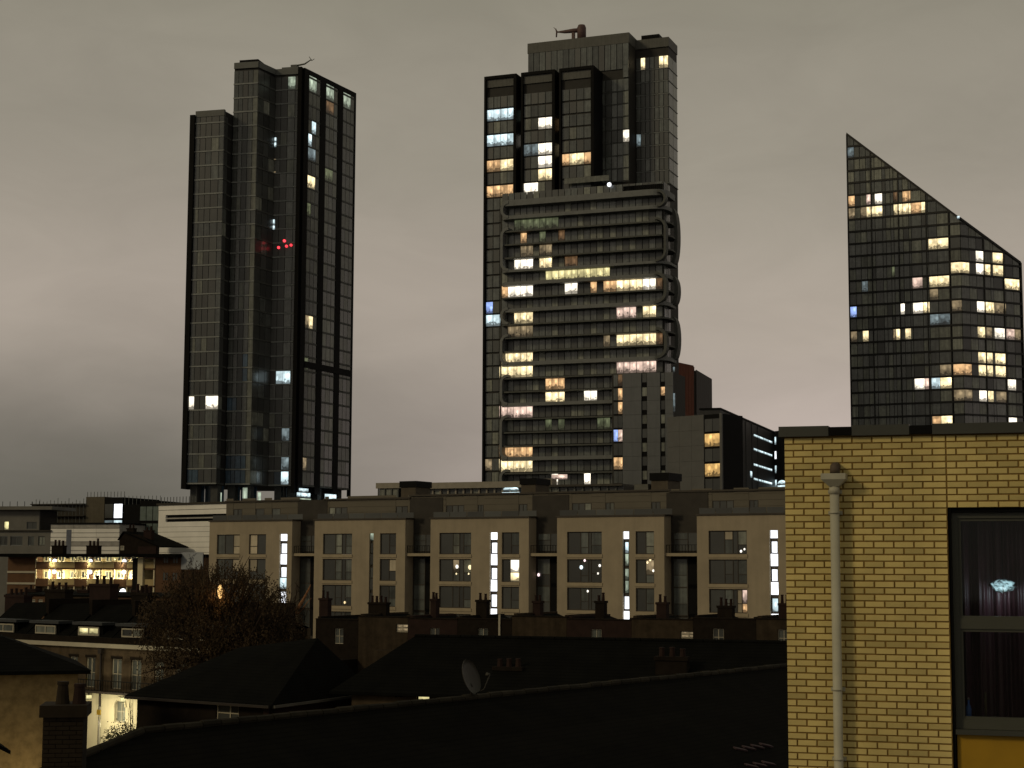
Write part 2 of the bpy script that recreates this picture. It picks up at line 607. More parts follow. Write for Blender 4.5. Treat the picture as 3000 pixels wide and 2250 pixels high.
def tube_geo(pts, radii, sides=10, caps=True):
    pts = [Vector(p) for p in pts]
    n = len(pts)
    v, f = [], []
    ref = Vector((0, 0, 1))
    for i, p in enumerate(pts):
        t = (pts[min(n - 1, i + 1)] - pts[max(0, i - 1)]).normalized()
        if abs(t.dot(ref)) > 0.95:
            x = t.cross(Vector((0, 1, 0))).normalized()
        else:
            x = t.cross(ref).normalized()
        y = t.cross(x)
        for k in range(sides):
            a = 2 * pi * k / sides
            v.append(p + (x * cos(a) + y * sin(a)) * radii[i])
    for i in range(n - 1):
        for k in range(sides):
            f.append((i * sides + k, i * sides + (k + 1) % sides, (i + 1) * sides + (k + 1) % sides, (i + 1) * sides + k))
    if caps:
        f += [tuple(range(sides - 1, -1, -1)), tuple((n - 1) * sides + k for k in range(sides))]
    return v, f


def struct(name, verts, faces, mat, kind='structure'):
    me = bpy.data.meshes.new(name)
    me.from_pydata(verts, [], faces)
    me.materials.append(mat)
    o = bpy.data.objects.new(name, me)
    o['kind'] = kind
    COL.objects.link(o)
    return o


CROP = {1: (500, 150, 2.552), 2: (500, 800, 2.44), 3: (1380, 50, 3.0167), 4: (1380, 500, 3.318),
        5: (1380, 950, 2.353), 6: (2430, 370, 3.13), 7: (2430, 800, 3.318)}


def litlist(*groups):
    o = []
    for k, lst in groups:
        a, b, c = CROP[k]
        o += [(a + x0 / c, b + y0 / c, a + x1 / c, b + y1 / c, st) for x0, y0, x1, y1, st in lst]
    return o


def style(F, s0, s1, z0, z1, d, lits, thr=0.5):
    """which lit window of the photograph this pane is, if any"""
    u0, v0 = proj(F.pt(s0, d, z1))
    u1, v1 = proj(F.pt(s1, d, z0))
    ar = max(1e-6, (u1 - u0) * (v1 - v0))
    best = None
    for a, b, c, e_, st in lits:
        ov = max(0, min(u1, c) - max(u0, a)) * max(0, min(v1, e_) - max(v0, b))
        if ov > thr * min(ar, (c - a) * (e_ - b)) and ov > thr * .55 * ar:
            best = st
    return best


# ------------------------------------------------------------------ ground
struct('ground', [(-5000, -600, 0), (5000, -600, 0), (5000, 9000, 0), (-5000, 9000, 0)], [(0, 1, 2, 3)],
       M('asphalt', (0.035, 0.034, 0.032), 0.9, 0.2, var=0.3, scale=0.15))

# ================================================================== the dark stepped tower
def dark_tower():
    base = P(800, 1450, 372)
    T = Thing('residential_tower', 'dark glass tower in three stepped slabs with broad black fins, standing alone', 'tower', (base.x, base.y, 0))
    lits = litlist(
        (2, [(95, 900, 158, 995, 'W'), (270, 895, 350, 990, 'W'), (225, 530, 320, 580, 'D'), (745, 725, 855, 795, 'C'),
             (790, 1140, 845, 1200, 'Cd'), (810, 1400, 850, 1500, 'C'), (770, 1320, 845, 1385, 'Cd'), (940, 280, 1030, 360, 'D'),
             (940, 360, 1030, 430, 'Y'), (925, 1160, 955, 1230, 'D'), (925, 1340, 965, 1375, 'D'), (935, 650, 990, 690, 'Gd'),
             (490, 600, 555, 690, 'b'), (500, 690, 555, 790, 'b'), (400, 1300, 550, 1500, 'b'), (740, 1400, 810, 1500, 'b'),
             (100, 1400, 200, 1510, 'b'), (400, 900, 470, 1000, 'b')]),
        (1, [(1005, 150, 1100, 300, 'G'), (1135, 210, 1230, 375, 'G'), (1262, 270, 1350, 420, 'G'), (1140, 380, 1190, 450, 'C'),
             (1000, 580, 1090, 660, 'C'), (1005, 760, 1090, 820, 'Cd'), (1000, 935, 1090, 1020, 'Y'), (1000, 1150, 1060, 1190, 'Gd'),
             (1145, 900, 1215, 1000, 'Gd'), (1270, 450, 1300, 540, 'Od'), (1160, 420, 1220, 480, 'Od'), (885, 170, 930, 220, 'G')]))
    mass = M('tower_core', (0.012, 0.012, 0.011), 0.6, 0.3)
    # plan corners from left to right: (column, depth)
    A1 = fac_px(560, 363.8, 645, 362.0, 900)
    R1 = fac_px(645, 362.0, 671, 366.5, 900)
    A2 = fac_px(671, 365.8, 743, 364.5, 900)
    R2 = fac_px(743, 364.5, 795, 370.5, 900)
    A3 = fac_px(795, 370.5, 872, 369.2, 900)
    RF = fac_px(880, 369.0, 1031, 389.0, 900)
    zb = A2.z(720, 1420)
    pit = (A2.z(720, 1206) - zb) / 5
    top = A3.z(864, 203)
    topl = A1.z(640, 325)
    n_main = int((top - 1.5 - zb) / pit)
    n_low = int((topl - 1.0 - zb) / pit)
    W1, WR1 = A1.s(645, 900), R1.s(671, 900)
    W2, WR2, W3, WF = A2.s(743, 900), R2.s(795, 900), A3.s(872, 900), RF.s(1031, 900)

    def pl(F, s, d):
        p = F.pt(s, d, 0)
        return (p.x, p.y)
    W0 = Fac((0, 0), 0.0)

    def planprism(name, pts, z0, z1, mat):
        return T.prism(name, W0, [(x, -y) for x, y in pts], z0, z1, mat)
    back = [(-36.4 - 6, 389 + 4), (-62, 400), (-74, 384)]
    hi = [pl(A2, 0, -.25), pl(A2, W2 - .1, -.25), pl(R2, WR2, -.3), pl(A3, W3, -.25), pl(RF, 0, -.3), pl(RF, WF, -.3),
          (-44, 396), (-62, 396)]
    planprism('main_shaft', hi, zb, top, mass)
    lo = [pl(A1, 0, -.25), pl(A1, W1 - .1, -.25), pl(A2, .2, -3.5), (-61, 392), (-74, 384)]
    planprism('low_shaft', lo, zb, topl, mass)
    # parapets
    for F, W, z in ((A1, W1, topl), (A2, W2, top), (A3, W3, top)):
        T.box('parapet', F, 0.0, W, z - 1.1, z + .25, -.6, .12, STEEL)
    T.box('parapet', R2, 0.15, WR2 - .15, top - 1.1, top + .24, -.6, .1, STEEL)
    T.box('roof_plant', A2, .8, W2 - .5, top + .2, top + 1.1, -6, -1.0, BLK)
    T.box('roof_plant', A3, 1.0, W3 - 1.0, top + .2, top + .9, -6, -1.0, STEEL)

    def face(F, W, n, ztop, cols, mats, slab, slabh=.3, d=0.0, ret=False):
        for k in range(n + 1):
            z0, z1 = zb + k * pit, min(zb + (k + 1) * pit, ztop - 1.1)
            if z1 - z0 < .6:
                continue
            T.box('floor_band', F, 0, W, z0, z0 + slabh, d - .3, d + .14, slab)
            x = 0.0
            for c, m in zip(cols, mats):
                a, b = W * x + .06, W * (x + c) - .06
                x += c
                st = None if ret else style(F, a, b, z0 + slabh, z1, d, lits)
                mm = LOOK(st) if st else m
                if not st and random.random() < .18:
                    mm = random.choice((G_D, G_M, G_M, G_C))
                it = T.box('pane', F, a, b, z0 + slabh + .05, z1 - .05, d - .2, d + .02, mm)
                if it and st:
                    it['prio'] = 1
    face(A1, W1, n_low, topl, (.17, .2, .2, .26, .17), (G_M, G_D, G_D, G_D, G_M), SLABL)
    face(A2, W2, n_main, top, (.2, .18, .22, .2, .2), (G_M, G_M, G_D, G_M, G_C), SLABL)
    face(A3, W3, n_main, top, (.22, .26, .28, .24), (G_D, G_D, G_M, G_M), SLABL)
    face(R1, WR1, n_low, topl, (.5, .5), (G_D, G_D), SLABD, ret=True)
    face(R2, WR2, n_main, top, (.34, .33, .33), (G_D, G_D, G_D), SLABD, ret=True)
    # the long facade on the other side: three glazed bays between black fins
    bays = ((894, 929), (945, 981), (996, 1030))
    tops = (203, 232, 258)
    for (a, b), vt in zip(bays, tops):
        s0, s1 = RF.s(a, 900), RF.s(b, 900)
        zt = top - .3
        for k in range(n_main + 1):
            z0, z1 = zb + k * pit, zb + (k + 1) * pit
            if k >= n_main:
                z1 = zt - .6
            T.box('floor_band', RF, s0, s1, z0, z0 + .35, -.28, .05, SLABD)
            for i in range(3):
                x0 = s0 + (s1 - s0) * i / 3 + .08
                x1 = s0 + (s1 - s0) * (i + 1) / 3 - .08
                st = style(RF, x0, x1, z0 + .35, z1, 0, lits, .4)
                it = T.box('pane', RF, x0, x1, z0 + .4, z1 - .05, -.2, -.02,
                           LOOK(st) if st else random.choice((G_M, G_C, G_C, G_M)))
                if it and st:
                    it['prio'] = 1
        T.box('black_fin', RF, s0, s1, zt - .6, zt + .5, -.6, .12, BLK)
    for a, b in ((880, 894), (929, 945), (981, 996), (1030, 1034)):
        T.box('black_fin', RF, RF.s(a, 900), RF.s(b, 900), zb - 1.5, top + .2, -.6, .1, BLK)
    T.box('black_fin', A3, A3.s(865, 900), W3 + .3, zb - 1.5, top + .25, -.4, .9, BLK)
    T.box('black_fin', A1, -1.15, -.02, zb - 1.0, topl - .6, -3, .5, BLK)
    zk = RF.z(885, 1066)
    T.box('black_fin', RF, RF.s(894, 900), RF.s(1030, 900), zk - .7, zk + .7, -.5, .2, BLK, label='black horizontal band across the glazed bays')
    # red signal lamps and slim white lights in the re-entrant corner
    for x, y in ((850, 1418), (807, 1468), (866, 1458), (900, 1450)):
        s_, z_ = A3.hit(500 + x / 2.552, 150 + y / 2.552, .2)
        v, f = tube_geo([A3.pt(s_, .05, z_), A3.pt(s_, .3, z_), A3.pt(s_, .42, z_)], [.3, .32, .12], 8)
        T.mesh('red_lamp', v, f, REDLAMP)
    for y0, y1 in ((650, 682), (688, 720), (1262, 1300), (1308, 1336), (810, 818), (905, 912)):
        T.box('light_strip', A3, .08, .45, A3.z(786, 150 + y1 / 2.552), A3.z(786, 150 + y0 / 2.552), .15, .3, LIT['C' if y1 - y0 > 20 else 'D'])
    # legs and lobby glass under the shaft
    leg = M('concrete_leg', (0.05, 0.052, 0.05), 0.8, 0.3)
    for F, W, cs in ((A1, W1, (.15, .85)), (A2, W2, (.15, .8)), (A3, W3, (.3, .8)), (RF, WF, (.1, .5, .9))):
        for c in cs:
            T.box('leg', F, W * c - .8, W * c + .8, 0, zb, -3.2, -1.2, leg)
    for F, W, m in ((A1, W1, G_B), (A2, W2, G_B), (A3, W3, G_D)):
        for i in range(3):
            T.box('lobby_pane', F, W * i / 3 + .1, W * (i + 1) / 3 - .1, 12, zb - .2, -4.2, -4.0, m)
    T.box('lobby_pane', A3, A3.s(803, 1440), A3.s(832, 1440), zb - 4, zb - .3, -2, -1.9, G_B)
    for u0, u1, v0, v1 in ((641, 649, 1443, 1462), (712, 724, 1429, 1462), (756, 764, 1443, 1466)):
        T.box('light_column', A2, A2.s(u0, 1450, 1), A2.s(u1, 1450, 1), A2.z(700, v1, 1) - 8, A2.z(700, v0, 1), .9, 1.2, LIT['G'])
    for u0, u1, v0, v1, st in ((878, 902, 1431, 1441, 'C'), (872, 908, 1444, 1456, 'C'), (868, 910, 1460, 1467, 'G'), (954, 984, 1442, 1462, 'C')):
        T.box('lobby_pane', RF, RF.s(u0, 1450, 1.5), RF.s(u1, 1450, 1.5), RF.z(890, v1, 1.5), RF.z(890, v0, 1.5), 1.3, 1.6, LIT[st])
    T.box('lobby_wall', RF, 0.5, WF - .5, 0, zb - .1, -4, -3.6, leg)
    T.done()
    # roof jib
    J = Thing('roof_crane', 'small grey folded jib lying along the roof edge of the dark stepped tower', 'crane', A3.pt(4.0, -2.5, top + .9))
    z = top + .95
    J.box('base', A3, 2.8, 4.2, z - .06, z + .7, -3.2, -1.8, STEEL)
    J.tube('jib', [A3.pt(3.5, -2.5, z + .6), A3.pt(6.0, -2.0, z + .75), A3.pt(7.8, -1.4, z + 1.5)], [.22, .18, .1], STEEL, sides=6)
    J.tube('hook_arm', [A3.pt(7.2, -1.5, z + 2.2), A3.pt(7.9, -1.3, z + 1.2), A3.pt(8.6, -1.1, z + 1.5)], [.07, .1, .06], STEEL, sides=6)
    J.done()


dark_tower()


# ================================================================== the tall tower with looping balconies
def arc(cx, cz, r, a0, a1, n=8, rz=None):
    rz = r if rz is None else rz
    return [(cx + r * cos(a0 + (a1 - a0) * i / n), cz + rz * sin(a0 + (a1 - a0) * i / n)) for i in range(n + 1)]


def loop_tower():
    a = P(1423, 900, 386)
    FB = Fac((a.x, a.y), radians(-21))
    T = Thing('residential_tower', 'tall tower with looping ribbon balconies and many lit rooms, a maintenance crane on its roof',
              'tower', FB.pt(18, -8, 0))
    lits = litlist(
        (3, [(140, 810, 385, 925, 'C'), (418, 820, 455, 915, 'G'), (575, 890, 735, 1000, 'W'), (765, 905, 800, 990, 'O'),
             (140, 1035, 395, 1135, 'C'), (430, 1080, 455, 1130, 'W'), (468, 1130, 575, 1225, 'Cd'), (575, 1110, 735, 1225, 'W'),
             (765, 1125, 795, 1220, 'Y'), (140, 1265, 235, 1365, 'O'), (230, 1270, 385, 1360, 'Y'), (575, 1235, 735, 1330, 'W'),
             (800, 1205, 1055, 1300, 'O'), (870, 1215, 1000, 1290, 'Y'), (575, 1365, 735, 1440, 'Y'), (465, 1465, 595, 1565, 'W'),
             (140, 1500, 355, 1580, 'O'), (870, 390, 935, 450, 'C'), (1400, 430, 1445, 490, 'Y'), (1490, 370, 1540, 480, 'Y'),
             (1675, 360, 1740, 475, 'Y'), (1335, 1020, 1435, 1140, 'W'), (1450, 1070, 1500, 1165, 'Cd')]),
        (4, [(440, 440, 830, 560, 'Gd'), (505, 605, 570, 690, 'O'), (700, 600, 735, 670, 'Gd'), (845, 570, 910, 650, 'Od'),
             (470, 750, 605, 800, 'D'), (675, 740, 780, 810, 'D'), (430, 880, 605, 980, 'W'), (655, 870, 780, 960, 'Y'),
             (890, 840, 1020, 900, 'Od'), (720, 935, 1340, 1030, 'L'), (290, 1110, 355, 1175, 'O'), (360, 1095, 580, 1205, 'W'),
             (915, 1070, 1020, 1170, 'W'), (1170, 1060, 1225, 1160, 'O'), (1280, 1030, 1420, 1150, 'O'), (1420, 1030, 1640, 1150, 'Y'),
             (1645, 1020, 1800, 1120, 'W'), (1800, 1040, 1880, 1140, 'Od'), (150, 1265, 215, 1360, 'B'), (145, 1390, 320, 1495, 'C'),
             (400, 1360, 585, 1455, 'Y'), (1385, 1305, 1600, 1405, 'P'), (1675, 1295, 1790, 1390, 'Y'), (370, 1495, 560, 1590, 'D'),
             (1390, 1570, 1830, 1659, 'Y')]),
        (5, [(985, 50, 1270, 130, 'Y'), (885, 70, 980, 125, 'D'), (1270, 60, 1335, 110, 'Od'), (260, 5, 405, 70, 'D'), (215, 185, 405, 260, 'Y'),
             (210, 275, 410, 350, 'Y'), (460, 290, 485, 340, 'Gd'), (990, 240, 1260, 325, 'P'), (520, 365, 655, 435, 'O'),
             (525, 455, 640, 535, 'Y'), (760, 450, 870, 525, 'W'), (210, 560, 410, 630, 'P'), (525, 650, 570, 705, 'Gd'),
             (600, 650, 625, 715, 'Gd'), (885, 635, 960, 695, 'Gd'), (205, 845, 415, 915, 'O'), (200, 935, 415, 1020, 'Y'),
             (520, 1035, 620, 1075, 'W'), (800, 1030, 830, 1085, 'W'), (115, 370, 160, 435, 'Od'), (105, 915, 150, 975, 'D')]))
    core = M('tower_core2', (0.022, 0.021, 0.018), 0.7, 0.3)
    crown = M('crown_cladding', (0.075, 0.076, 0.068), 0.6, 0.3, var=0.15, streak=.15)
    sB = [(FB.s(x0, 400), FB.s(x1, 400)) for x0, x1 in ((1423, 1509), (1531, 1622), (1643, 1736))]
    zB = [FB.z(1466, 222), FB.z(1577, 210), FB.z(1690, 198)]
    dM, dW = -6.0, -11.0
    sM0, sM1 = FB.s(1547, 120, dM), FB.s(1842, 95, dM)
    zM = FB.z(1842, 95, dM)
    sW1 = FB.s(1958, 110, dW)
    zW = FB.z(1958, 108, dW)
    z338, z562 = FB.z(1466, 338), FB.z(1466, 562)
    pit = (z338 - z562) / 6
    zph = z338 - pit / 2 - 40 * pit           # floor phase for the upper tower
    T.box('main_shaft', FB, sM0, sM1, 0, zM - .3, -27, dM - .22, core)
    # crown cladding
    T.box('parapet', FB, sM0 - .1, sM1 + .1, zM - 2.4, zM, -27.1, dM + .1, crown)
    FS = Fac(FB.pt(sW1, dW, 0)[:2], radians(69))
    wS = FS.s(1983, 130)
    T.box('rear_shaft', FB, sM1 - 6, sW1 - .05, 0, zW - .3, dW - wS, dW - .22, core)
    T.box('parapet', FB, sM1 - 1, sW1 + .1, zW - 2.2, zW, dW - wS - .1, dW + .1, crown)
    T.box('roof_plant', FB, sM1 + 1.2, sW1 - 2.5, zW - .1, zW + 1.3, dW - wS + .5, dW - 1, BLK)
    tall = FB.z(1700, 196, dM)

    def cells(F, s0, s1, z0, z1, n, d, mats, name='pane', m_=.08, thr=.5, gap=.28):
        for i in range(n):
            a_ = s0 + (s1 - s0) * i / n + m_
            b_ = s0 + (s1 - s0) * (i + 1) / n - m_
            st = style(F, a_, b_, z0 + gap, z1, d, lits, thr)
            it = T.box(name, F, a_, b_, z0 + gap, z1 - .02, d - .2, d, LOOK(st) if st else random.choice(mats))
            if it and st:
                it['prio'] = 1

    def floors(lo, hi):
        k = math.ceil((lo - zph) / pit)
        while zph + (k + 1) * pit <= hi + .3:
            yield zph + k * pit, zph + (k + 1) * pit
            k += 1
    dk = (G_D, G_M, G_M, G_D)
    # crown storeys of the main shaft
    zt0 = zM - 2.4
    for i in range(17):
        a_ = sM0 + (sM1 - sM0) * i / 17
        b_ = sM0 + (sM1 - sM0) * (i + 1) / 17
        T.box('crown_panel', FB, a_ + .07, b_ - .07, zt0 - 2 * pit, zt0 - .05, dM - .2, dM + (.02 if i % 2 else .08), G_M if i not in (3, 8, 12) else G_D)
    for z0, z1 in floors(FB.z(1700, 545, dM), zt0 - 2 * pit):
        if z1 > zB[2] - 1:
            cells(FB, sM0, sM1, z0, z1, 17, dM, dk)
        else:
            cells(FB, FB.s(1740, 400, dM), sM1, z0, z1, 6, dM, dk)
        T.box('floor_band', FB, sM0 if z1 > zB[2] - 1 else FB.s(1735, 400, dM), sM1, z0, z0 + .2, dM - .2, dM + .1, SLABD)
    # lighter vertical pier at the corner of the main shaft
    s_p = FB.s(1826, 300, dM)
    for z0, z1 in floors(FB.z(1700, 545, dM), zt0):
        st = style(FB, s_p, sM1 - .1, z0 + .3, z1, dM + .2, lits, .3)
        it = T.box('pane', FB, s_p, sM1 - .1, z0 + .3, z1 - .05, dM - .1, dM + .16, LOOK(st) if st else random.choice((G_C, G_M)))
        if it and st:
            it['prio'] = 1
    # rear wing and its side
    FS = Fac(FB.pt(sW1, dW, 0)[:2], radians(69))
    wS = FS.s(1983, 130)
    for z0, z1 in floors(FB.z(1900, 545, dW), zW - 2.3):
        cells(FB, sM1 + .2, sW1 - .1, z0, z1, 7, dW, (G_D, G_M, G_D, G_D))
        T.box('floor_band', FB, sM1 + .2, sW1, z0, z0 + .16, dW - .2, dW + .12, SLABL)
        cells(FS, 0.1, wS, z0, z1, 2, 0.02, (G_C, G_M))
        T.box('floor_band', FS, 0.02, wS, z0, z0 + .16, -.2, .14, SLABL)
    # three black-framed glazed bays
    for (s0, s1), zt in zip(sB, zB):
        T.box('bay_shaft', FB, s0 + .05, s1 - .05, 0, zt - .3, dM - .1, -.22, core)
        T.box('bay_frame', FB, s0 - .25, s0 + .25, 0, zt, dM - .1, .55, BLK)
        T.box('bay_frame', FB, s1 - .25, s1 + .45, 0, zt, dM - .1, .55, BLK)
        T.box('bay_frame', FB, s0 + .25, s1 - .25, zt - .7, zt + .02, dM, .53, BLK)
        T.box('bay_header', FB, s0 + .25, s1 - .25, zt - 2.6, zt - .7, -.2, .1, crown)
        lo = 20 if s0 < 3 else FB.z(1600, 600)
        for z0, z1 in floors(lo, zt - 2.6):
            cells(FB, s0 + .3, s1 - .3, z0, z1, 4, 0, (G_M, G_M, G_D, G_C, G_M), gap=.42)
    for (a0, a1), (b0, b1) in zip(sB[:-1], sB[1:]):
        T.box('bay_link', FB, a1 + .4, b0 - .2, 0, zB[0] - .8, dM, -2.6, BLK)
        for z0, z1 in floors(FB.z(1600, 620), zB[0] - 2.6):
            st = style(FB, a1 + .45, b0 - .3, z0 + .4, z1, -2.4, lits, .3)
            T.box('pane', FB, a1 + .5, b0 - .3, z0 + .4, z1, -2.6, -2.4, LOOK(st) if st else G_D)
    # ---- podium: balconies that loop from floor to floor
    dP = 3.2
    vl = [1345 - (1345 - 637) / 18 * k for k in range(22)]
    zl = [FB.z(1500, 1345, dP) + k * (FB.z(1500, 637, dP) - FB.z(1500, 1345, dP)) / 18 for k in range(-3, 21)]
    kf = lambda i: zl[i + 3]
    ph = zl[1] - zl[0]
    sl_, sr_ = FB.s(1466, 1000, dP), FB.s(1950, 1000, dP)
    sg0 = FB.s(1476, 1000, 1.2)
    T.box('podium_shaft', FB, sg0 - 1.0, sr_ - 1.0, 0, kf(19) + .3, -5, .95, core)
    FR = Fac(FB.pt(sr_ - 1.0, .9, 0)[:2], radians(69))
    pm = (G_D, G_M, G_D, G_M, G_C)
    for i in range(-3, 20):
        z0, z1 = kf(i), kf(i) + ph
        cells(FB, sg0 - .6, sr_ - 1.2, z0, z1, 25, 1.2, pm, thr=.42, gap=.3)
        cells(FR, .2, 5.2, z0, z1, 3, .1, (G_D, G_M))

    def plan(ext, r=3.5):
        p = [(sl_ + 1.2, -2.0), (sl_, 0.4), (sl_, dP - 1.0), (sl_ + 1.0, dP)]
        p += [(sr_ - r + ext + r * cos(t), dP - r + r * sin(t)) for t in [pi / 2 - pi / 2 * q / 7 for q in range(8)]]
        p += [(sr_ + ext, -4.8)]
        return p[::-1]
    thick = {18: .8, 19: 1.35, 11: .8, 7: .85, 4: .75, 0: .8, 13: .8, 14: .55, -2: .6}
    for i in range(-3, 20):
        bulge = {19: 1.2, 18: 1.2, 17: 2.2, 16: 2.8, 15: 2.8, 14: 2.0, 13: 1.4, 12: 2.2, 11: 1.2, 10: 2.0, 9: 2.6, 8: 2.4, 7: 1.5}.get(i, 1.0)
        h = thick.get(i, .34)
        T.prism('balcony_band', FB, plan((bulge - 1.0) * .45), kf(i) - .35, kf(i) - .35 + h, BAND if i in thick else SLABD)
    # ribbons closing the loops at the ends
    for a_, b_ in ((18, 19), (14, 17), (7, 9), (4, 6), (0, 3), (10, 11), (-2, -1)):
        z0, z1 = kf(a_) + .2, kf(b_) + .5
        r = min(1.6, (z1 - z0) / 2)
        x = sl_ + .2
        path = arc(x + r, z0 + r, r, -pi / 2, -pi, 6) + arc(x + r, z1 - r, r, pi, pi / 2, 6)
        T.ribbon('balcony_ribbon', FB, path, .6, .9, dP + .15, BAND)
    for a_, b_, w_ in ((11, 13, .8), (7, 9, .8), (14, 17, .6), (18, 19, .6)):
        z0, z1 = kf(a_) + .2, kf(b_) + .5
        r = min(2.2, (z1 - z0) / 2)
        x = FB.s(1952, 900, dP) - .2
        path = arc(x - r, z0 + r, r, -pi / 2, 0, 6) + arc(x - r, z1 - r, r, 0, pi / 2, 6)
        T.ribbon('balcony_ribbon', FB, path, w_ * .8, 1.6, dP + .2, SLABD)
    # screen wall bulging at the far corner
    for a_, b_ in ((14, 18), (11, 13), (7, 10)):
        z0, z1 = kf(a_) + .6, kf(b_) + .4
        hh = (z1 - z0) / 2
        path = arc(sr_ - .1, z0 + hh, .95, -pi / 2, pi / 2, 12, hh)
        T.ribbon('balcony_ribbon', FB, path, .8, -5.2, -2.6, SLABD)
    # terrace on top of the podium
    zt = kf(19) + 1.35
    T.box('terrace_rail', FB, FB.s(1660, 520, 0), FB.s(1790, 520, 0), FB.z(1700, 540, 0), FB.z(1700, 524, 0), 1.3, 1.5, G_C)
    T.box('terrace_rail', FB, FB.s(1830, 520, 0), FB.s(1945, 520, 0), zt - .1, zt + 1.2, 1.0, 1.2, BLK)
    c = FB.pt(*[FB.s(1785, 541, 2.0), 2.0, FB.z(1785, 541, 2.0)])
    v, f = tube_geo([c - Vector((0, 0, .5)), c - Vector((0, 0, .35)), c, c + Vector((0, 0, .35)), c + Vector((0, 0, .5))], [.1, .4, .5, .4, .1], 10)
    T.mesh('terrace_lamp', v, f, LIT['S'], smooth=True)
    T.done()

    # ---- maintenance crane on the roof
    def rp(u, v, d=-9.0):
        s_, z_ = FB.hit(u, v, d)
        return FB.pt(s_, d, z_)
    b = rp(1704, 112)
    C = Thing('roof_crane', 'dull red maintenance crane with drum cab and long jib on the tallest tower', 'crane', (b.x, b.y, zM))
    red = M('crane_red', (0.085, 0.050, 0.045), 0.6, 0.3)
    hh = rp(1704, 74).z
    C.tube('drum_cab', [Vector((b.x, b.y, zM)), Vector((b.x, b.y, hh - .6)), Vector((b.x, b.y, hh))], [1.05, 1.05, .8], red, sides=14)
    C.box('leg', FB, FB.s(1680, 110, -9) - .35, FB.s(1680, 110, -9) + .35, zM, rp(1680, 95).z, -9.3, -8.7, red)
    C.tube('jib', [rp(1706, 88), rp(1680, 90), rp(1655, 93), rp(1632, 94)], [.55, .55, .42, .15], red, sides=8)
    C.tube('spreader', [rp(1628, 84), rp(1631, 94), rp(1630, 109)], [.12, .2, .16], red, sides=6)
    C.tube('spreader', [rp(1622, 80), rp(1633, 92)], [.06, .1], red, sides=6)
    C.done()

    # ---- pale panelled block in front of the balconies
    D = 7.0
    s0, s1 = FB.s(1792, 1250, D), FB.s(1972, 1250, D)
    zt = FB.z(1900, 1092, D)
    B = Thing('panel_block', 'plain blue-grey panelled block with slit window strips below the looping balconies', 'building',
              FB.pt((s0 + s1) / 2, 0, 0))
    pan = M('blue_grey_panel', (0.100, 0.106, 0.112), 0.55, 0.3, var=.12, scale=.4, streak=.08)
    B.box('wall', FB, s0, s1, 0, zt - .05, D - 10, D - .35, core)
    strips = [(1795, 1824), (1879, 1896), (1934, 1949)]
    edges = [FB.s(1824, 1250, D), FB.s(1879, 1250, D), FB.s(1896, 1250, D), FB.s(1934, 1250, D), FB.s(1949, 1250, D), s1]
    rows = int(zt / pit)
    for k in range(2, rows):
        z0, z1 = zt - (k - 1) * pit, zt - (k - 2) * pit
        for a_, b_ in zip(edges[::2], edges[1::2]):
            B.box('panel', FB, a_, b_, z0 + .02, z1 - .02, D - .35, D, pan)
        for j, (a_, b_) in enumerate(strips):
            x0, x1 = FB.s(a_, 1250, D) + .1, FB.s(b_, 1250, D) - .1
            n_ = 2 if j == 0 else 1
            for q in range(n_):
                xa, xb = x0 + (x1 - x0) * q / n_ + .05, x0 + (x1 - x0) * (q + 1) / n_ - .05
                lt = LB(FB, xa, xb, z0, z1, D)
                B.box('pane', FB, xa, xb, z0 + 1.0 if j else z0 + .3, z1 - .15, D - .4, D - .25,
                      LOOK(lt) if lt else (G_C if (j and k % 2) else random.choice((G_D, G_M))))
                B.box('spandrel', FB, xa, xb, z0 + .05, z0 + (.95 if j else .26), D - .4, D - .24, BLK)
    for v0, v1 in ((1075, 1090), (1152, 1205), (1240, 1275), (1290, 1320), (1335, 1365), (1400, 1425)):
        B.box('light_strip', FB, s1 + .02, s1 + .35, FB.z(1971, v1, D), FB.z(1971, v0, D), D - .4, D - .1, LIT['Cd'])
    B.done()
    return FB


PANEL_LITS = litlist((5, [(1000, 385, 1045, 450, 'Od'), (1000, 485, 1045, 575, 'O'), (970, 685, 1000, 785, 'B'), (1005, 690, 1048, 780, 'P'),
                          (985, 895, 1045, 980, 'O'), (1172, 695, 1218, 740, 'B'), (1300, 475, 1340, 525, 'O')]))


def LB(F, a, b, z0, z1, d):
    return style(F, a, b, z0, z1, d, PANEL_LITS, .4)


FB = loop_tower()


